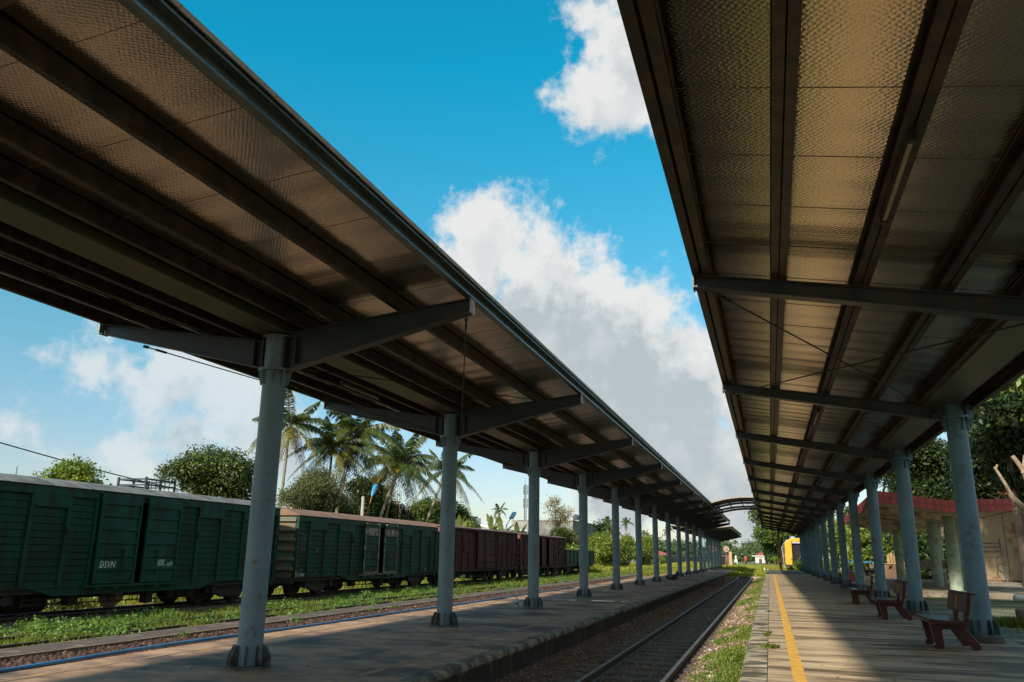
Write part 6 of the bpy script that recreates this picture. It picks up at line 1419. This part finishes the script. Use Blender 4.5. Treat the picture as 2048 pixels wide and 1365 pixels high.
# people idling in the shade by the blue chairs
def sitter(label, loc, rz, shirt, m2):
    t = thing('person', label, 'person', loc, rz)
    me = bpy.data.meshes.new('body'); me.from_pydata([(0, 0, .46), (0, .04, .70), (0, .05, .95), (0, .05, 1.06), (0, .03, 1.20), (-.17, .05, .94), (-.22, -.02, .70), (-.15, -.24, .60), (.17, .05, .94), (.22, -.02, .70), (.15, -.24, .60), (-.10, -.02, .46), (-.14, -.42, .48), (-.14, -.44, .08), (-.14, -.56, .05), (.10, -.02, .46), (.14, -.42, .48), (.14, -.44, .08), (.14, -.56, .05)], [(0, 1), (1, 2), (2, 3), (3, 4), (2, 5), (5, 6), (6, 7), (2, 8), (8, 9), (9, 10), (0, 11), (11, 12), (12, 13), (13, 14), (0, 15), (15, 16), (16, 17), (17, 18)], []); me.materials.append(SKIN)
    o = link('body', me, t); o.modifiers.new('skin', 'SKIN'); sv = me.skin_vertices[0].data
    for i, r in enumerate([.13, .13, .13, .055, .10, .055, .042, .035, .055, .042, .035, .085, .065, .04, .04, .085, .065, .04, .04]): sv[i].radius = (r, r)
    sv[0].use_root = True; s = o.modifiers.new('sub', 'SUBSURF'); s.levels = 2; s.render_levels = 2
    part('shirt', MB().lathe([(.16, .48), (.17, .7), (.19, .92), (.10, 1.02), (.07, 1.04)], (0, .04, 0), 16), shirt, t, smooth=60); part('trousers', MB().tube([(-.10, 0, .47), (-.14, -.40, .49), (-.14, -.43, .2)], [.11, .09, .07], 10).tube([(.10, 0, .47), (.14, -.40, .49), (.14, -.43, .2)], [.11, .09, .07], 10), m2, t, smooth=60)
    part('hair', MB().lathe([(.095, 1.18), (.118, 1.24), (.09, 1.32), (.02, 1.35)], (0, .045, 0), 12), CLOTHD, t, smooth=60)
sitter('person in dark clothes sitting on the blue chair behind the farther columns', (4.15, 43.6, -.05), .6, CLOTHD, CLOTHD); sitter('person in a pale blue shirt sitting in the shade near the stall cabinet', (4.95, 44.4, -.05), -1.2, CLOTHB, CLOTHD)

# ================================================================== GROUND COVER
rng = np.random.default_rng(3)
def scatter(n, x0, x1, y0, y1, fy=None):
    x = rng.uniform(x0, x1, n); u = rng.random(n); y = y0 + (y1 - y0) * (u if fy is None else u ** fy); return x, y
# siding grass between the kerb path and the goods track
parts_ = []
x, y = scatter(105000, -15.75, -11.48, 5, 120, 2.0); d = lattice_noise(x, y, 1.1, 1) * .6 + lattice_noise(x, y, .35, 2) * .4 + .18 * np.exp(-((x + 12.2) / .9) ** 2); k = (d > .46) & ~((np.abs(x + 12.965) < .08) & (d < .66)) & ~((np.abs(x + 11.935) < .10) & (d < .64))
x, y, d = x[k], y[k], d[k]; parts_.append(blades(rng, x, y, np.full(len(x), ZF), .035 + .09 * np.clip((d - .44) * 3, 0, 1) + .0010 * y, .0035 + .00022 * y))
V, F = merge(parts_); stuff('siding_grass', V, F, GRASSM, 'green grass and weeds overgrowing the siding beside the kerb path')
# broad-leaved weeds in clumps along the siding
cl = []
for i in range(900):
    yy = 6 + 64 * rng.random() ** 1.7; xx = -11.5 - 3.9 * rng.random() ** 1.4
    if lattice_noise(np.array([xx]), np.array([yy]), 2.2, 5)[0] < .45: continue
    if abs(xx + 11.935) < .16 and yy > 9: continue
    r_ = rng.uniform(.10, .32); cl.append((xx, yy, ZF + .03, r_, r_ * 1.3, rng.uniform(.08, .26)))
V, F = leaf_cloud(rng, cl, 62000, .030, 5, 1.7, flat=1.0, shell=.4, wide=.62); stuff('siding_weeds', V, F, WEEDM, 'broad-leaved green weeds among the grass of the siding')
# meadow beyond the goods track, seen under the wagons
x, y = scatter(100000, -30, -18.45, 8, 110, 1.5); d = lattice_noise(x, y, 1.6, 8); k = d > .18; x, y, d = x[k], y[k], d[k]
V, F = blades(rng, x, y, np.full(len(x), ZF), .14 + .30 * np.clip(d - .45, 0, 1) * 2, .005 + .00014 * y); stuff('meadow_grass', V, F, GRASSY, 'sunlit yellow-green meadow grass behind the goods wagons')
cl = []
for i in range(150):
    yy = 10 + 75 * rng.random() ** 1.3; xx = rng.choice([-18.9, -19.6, -20.6]) + rng.normal() * .4; r_ = rng.uniform(.25, .6); cl.append((xx, yy, ZF + .1, r_, r_ * 1.4, rng.uniform(.2, .5)))
V, F = leaf_cloud(rng, cl, 20000, .05, 5, 1.9, flat=.6, shell=.4); stuff('meadow_weeds', V, F, LEAF_B, 'darker weeds along the far side of the goods track')
x, y = scatter(45000, -26, -11.5, 76, 210, 1.6); V, F = blades(rng, x, y, np.full(len(x), ZF), .10 + .32 * lattice_noise(x, y, 3.0, 9) * (x < -15.5) + .05, .03 + .0002 * y); stuff('far_meadow_grass', V, F, GRASSY, 'bright grass between the bushes and the siding in the distance')
# grass yard past the platform ends
x, y = scatter(65000, -11, 2.9, 70.6, 150, 1.9); k = ~((x > -7.95) & (x < -3.5) & (y < 96.2)); k &= ~((np.abs(x + 2.47) < .05) | (np.abs(x + 1.44) < .05)); k &= ~((x > -.4) & (y < 76.6)); k &= ~((np.abs(x - .2) < 1.0) & (y > 77) & (y < 90) & (lattice_noise(x, y, 2.0, 4) > .35))
x, y = x[k], y[k]; z = np.array([yard_z(a, b) for a, b in zip(x, y)]); h = .10 + .26 * lattice_noise(x, y, 1.8, 11) * np.where(np.abs(x + 1.95) < .9, .35, 1.0)
V, F = blades(rng, x, y, z, h, .013 + .00016 * y); stuff('yard_grass', V, F, GRASSY, 'bright sunlit grass covering the track past the platform ends')
x, y = scatter(16000, 2.4, 9, 76.8, 125, 1.5); V, F = blades(rng, x, y, np.full(len(x), -.07), .22 + .45 * lattice_noise(x, y, 2.2, 13), .03); stuff('carriage_grass', V, F, GRASSM, 'tall grass around the yellow carriage')
x, y = scatter(9000, 3.5, 9, 46, 76, 1.4); V, F = blades(rng, x, y, np.full(len(x), -.07), .1 + .3 * lattice_noise(x, y, 1.5, 14), .02); stuff('garden_grass', V, F, GRASSM, 'grass under the garden shrubs beside the main platform')
# verge between the right rail and the main platform
x, y = scatter(52000, -1.28, -.34, 5.5, 69.5, 1.9); d = lattice_noise(x, y, 1.25, 21) * .55 + lattice_noise(x, y, .22, 22) * .45 + np.clip((x + 1.0) * .35, -.2, .10); k = d > .56; x, y, d = x[k], y[k], d[k]
z = np.interp(x, [-1.3, -1.1, -.62, -.28], [-.70, -.66, -.52, -.47]); V, F = blades(rng, x, y, z, .022 + .17 * np.clip(d - .53, 0, .4), .0036 + .0004 * y); stuff('verge_grass', V, F, GRASSM, 'patchy green grass on the gravel verge beside the main platform')
cl = []
for i in range(520):
    yy = 6 + 60 * rng.random() ** 1.6; xx = rng.uniform(-1.15, -.36)
    if lattice_noise(np.array([xx]), np.array([yy]), 1.25, 21)[0] < .56: continue
    zz = np.interp(xx, [-1.3, -1.1, -.62, -.28], [-.70, -.66, -.52, -.47]); r_ = rng.uniform(.05, .14); cl.append((xx, yy, zz, r_, r_ * 1.4, rng.uniform(.03, .09)))
V, F = leaf_cloud(rng, cl, 22000, .016, 5, 1.6, flat=1.0, shell=.4, wide=.55); stuff('verge_weeds', V, F, WEEDM, 'small green weeds on the gravel verge beside the main platform')
# tufts in the kerb joint and on the forecourt
xs_, ys_ = [], []
for (cx, cy, n, s) in ((-.05, 10.30, 120, .028), (-.10, 10.42, 90, .03), (-.02, 10.38, 60, .02), (-.10, 11.9, 60, .016), (-.09, 12.3, 50, .02), (-.09, 17.0, 30, .02)):
    xs_.append(rng.normal(cx, s * 1.2, n)); ys_.append(rng.normal(cy, s * 1.3, n))
x = np.concatenate(xs_); y = np.concatenate(ys_); V, F = blades(rng, x, y, np.full(len(x), -.005), .042, .0032, .9); stuff('joint_grass', V, F, GRASSM, 'small grass tufts growing in the platform kerb joint')
xs_, ys_ = [], []
for (cx, cy, n, sx, sy) in ((3.62, 15.5, 700, .12, .22), (4.1, 15.8, 900, .35, .3), (4.6, 15.2, 500, .4, .3), (6.9, 28.9, 1200, .7, .5), (8.1, 30.5, 900, .9, .6), (9.3, 38, 900, 1.0, .9), (4.4, 13.5, 300, .5, .3)):
    xs_.append(rng.normal(cx, sx, n)); ys_.append(rng.normal(cy, sy, n))
x = np.concatenate(xs_); y = np.concatenate(ys_); V, F = blades(rng, x, y, np.full(len(x), -.01), .10, .007, .7); stuff('forecourt_grass', V, F, GRASSM, 'mossy grass tufts on the shady forecourt')
# ballast stones
def stones(n, fx, fy, z, smin, smax, far=1.0):
    P = np.array([(1, 0, 0), (-1, 0, 0), (0, 1, 0), (0, -1, 0), (0, 0, 1), (0, 0, -1)], float)
    Fo = np.array([(0, 2, 4), (2, 1, 4), (1, 3, 4), (3, 0, 4), (2, 0, 5), (1, 2, 5), (3, 1, 5), (0, 3, 5)])
    x, y = fx, fy; n = len(x); s = rng.uniform(smin, smax, n) * (1 + far * y / 40)
    V = P[None] * rng.uniform(.55, 1.25, (n, 6, 1)) + rng.uniform(-.22, .22, (n, 6, 3)); V *= s[:, None, None]; V[:, :, 2] *= .7
    a = rng.random(n) * 2 * PI; c, s_ = np.cos(a)[:, None], np.sin(a)[:, None]; X = V[:, :, 0] * c - V[:, :, 1] * s_; Y = V[:, :, 0] * s_ + V[:, :, 1] * c
    V = np.stack([X + x[:, None], Y + y[:, None], V[:, :, 2] + z[:, None]], 2).reshape(-1, 3)
    return V, (Fo[None] + 6 * np.arange(n)[:, None, None]).reshape(-1, 3)
x, y = scatter(17000, -10.60, -9.2, 5.5, 60, 1.9); V, F = stones(0, x, y, np.full(len(x), -.600) + rng.uniform(-.012, .02, len(x)), .022, .055); stuff('laterite_gravel', V, F, STONER, 'loose red-brown stones between the platform and the kerb path')
x, y = scatter(36000, -3.70, -.34, 5.5, 70, 2.0); z = np.interp(x, [-3.75, -3.3, -2.6, -1.3, -1.1, -.62, -.28], [-.68, -.69, -.70, -.70, -.66, -.52, -.47]); k = ~((x > -.62) & (rng.random(len(x)) < .25)) & ~((np.abs(x + 2.47) < .06) | (np.abs(x + 1.44) < .06)); x, y, z = x[k], y[k], z[k]
V, F = stones(0, x, y, z + rng.uniform(-.008, .012, len(x)), .008, .026); stuff('track_ballast', V, F, STONE, 'brown ballast stones and gravel along the platform track')
x, y = scatter(2200, -1.3, -.36, 5.5, 40, 1.7); z = np.interp(x, [-1.3, -1.1, -.62, -.28], [-.70, -.66, -.52, -.47]); V, F = stones(0, x, y, z + .008, .012, .034); stuff('pale_gravel', V, F, mat("pale_gravel", (0.24, 0.17, 0.11), (0.15, 0.10, 0.065), 8, 0.9, island=((0.5, 0.42, 0.32), 3)), 'paler gravel on the verge beside the main platform')
cl = [( -10.55 + .1 * math.sin(k * 3.3), yy, -.58, .10, .14, .10) for k, yy in enumerate((13.4, 15.4, 17.2, 21.0, 22.4, 28.0, 33.5, 38.0, 41.0))]
V, F = leaf_cloud(rng, cl, 900, .028, 5, 1.7, flat=.8, shell=.4); stuff('gravel_weeds', V, F, WEEDM, 'little weeds in the red gravel along the kerb path')
# fallen leaves on the platforms
x = np.concatenate([rng.uniform(-7.6, -3.9, 160), rng.uniform(-.2, 2.6, 90), rng.uniform(3, 6, 160)]); y = np.concatenate([rng.uniform(7, 45, 160), rng.uniform(8, 40, 90), rng.uniform(11, 26, 160)]); z = np.concatenate([np.full(160, ZL + .006), np.full(250, .004)])
P = np.stack([x, y, z], 1); a = rng.random(len(x)) * 2 * PI; s = rng.uniform(.012, .032, len(x)); d1 = np.stack([np.cos(a) * s, np.sin(a) * s, rng.uniform(0, .008, len(x))], 1); d2 = np.stack([-np.sin(a) * s * .5, np.cos(a) * s * .5, rng.uniform(0, .008, len(x))], 1)
V = np.stack([P - d1, P + d2, P + d1, P - d2], 1).reshape(-1, 3); stuff('fallen_leaves', V, np.arange(4 * len(x)).reshape(-1, 4), DRYLEAF, 'scattered dry leaves on the platforms and forecourt')
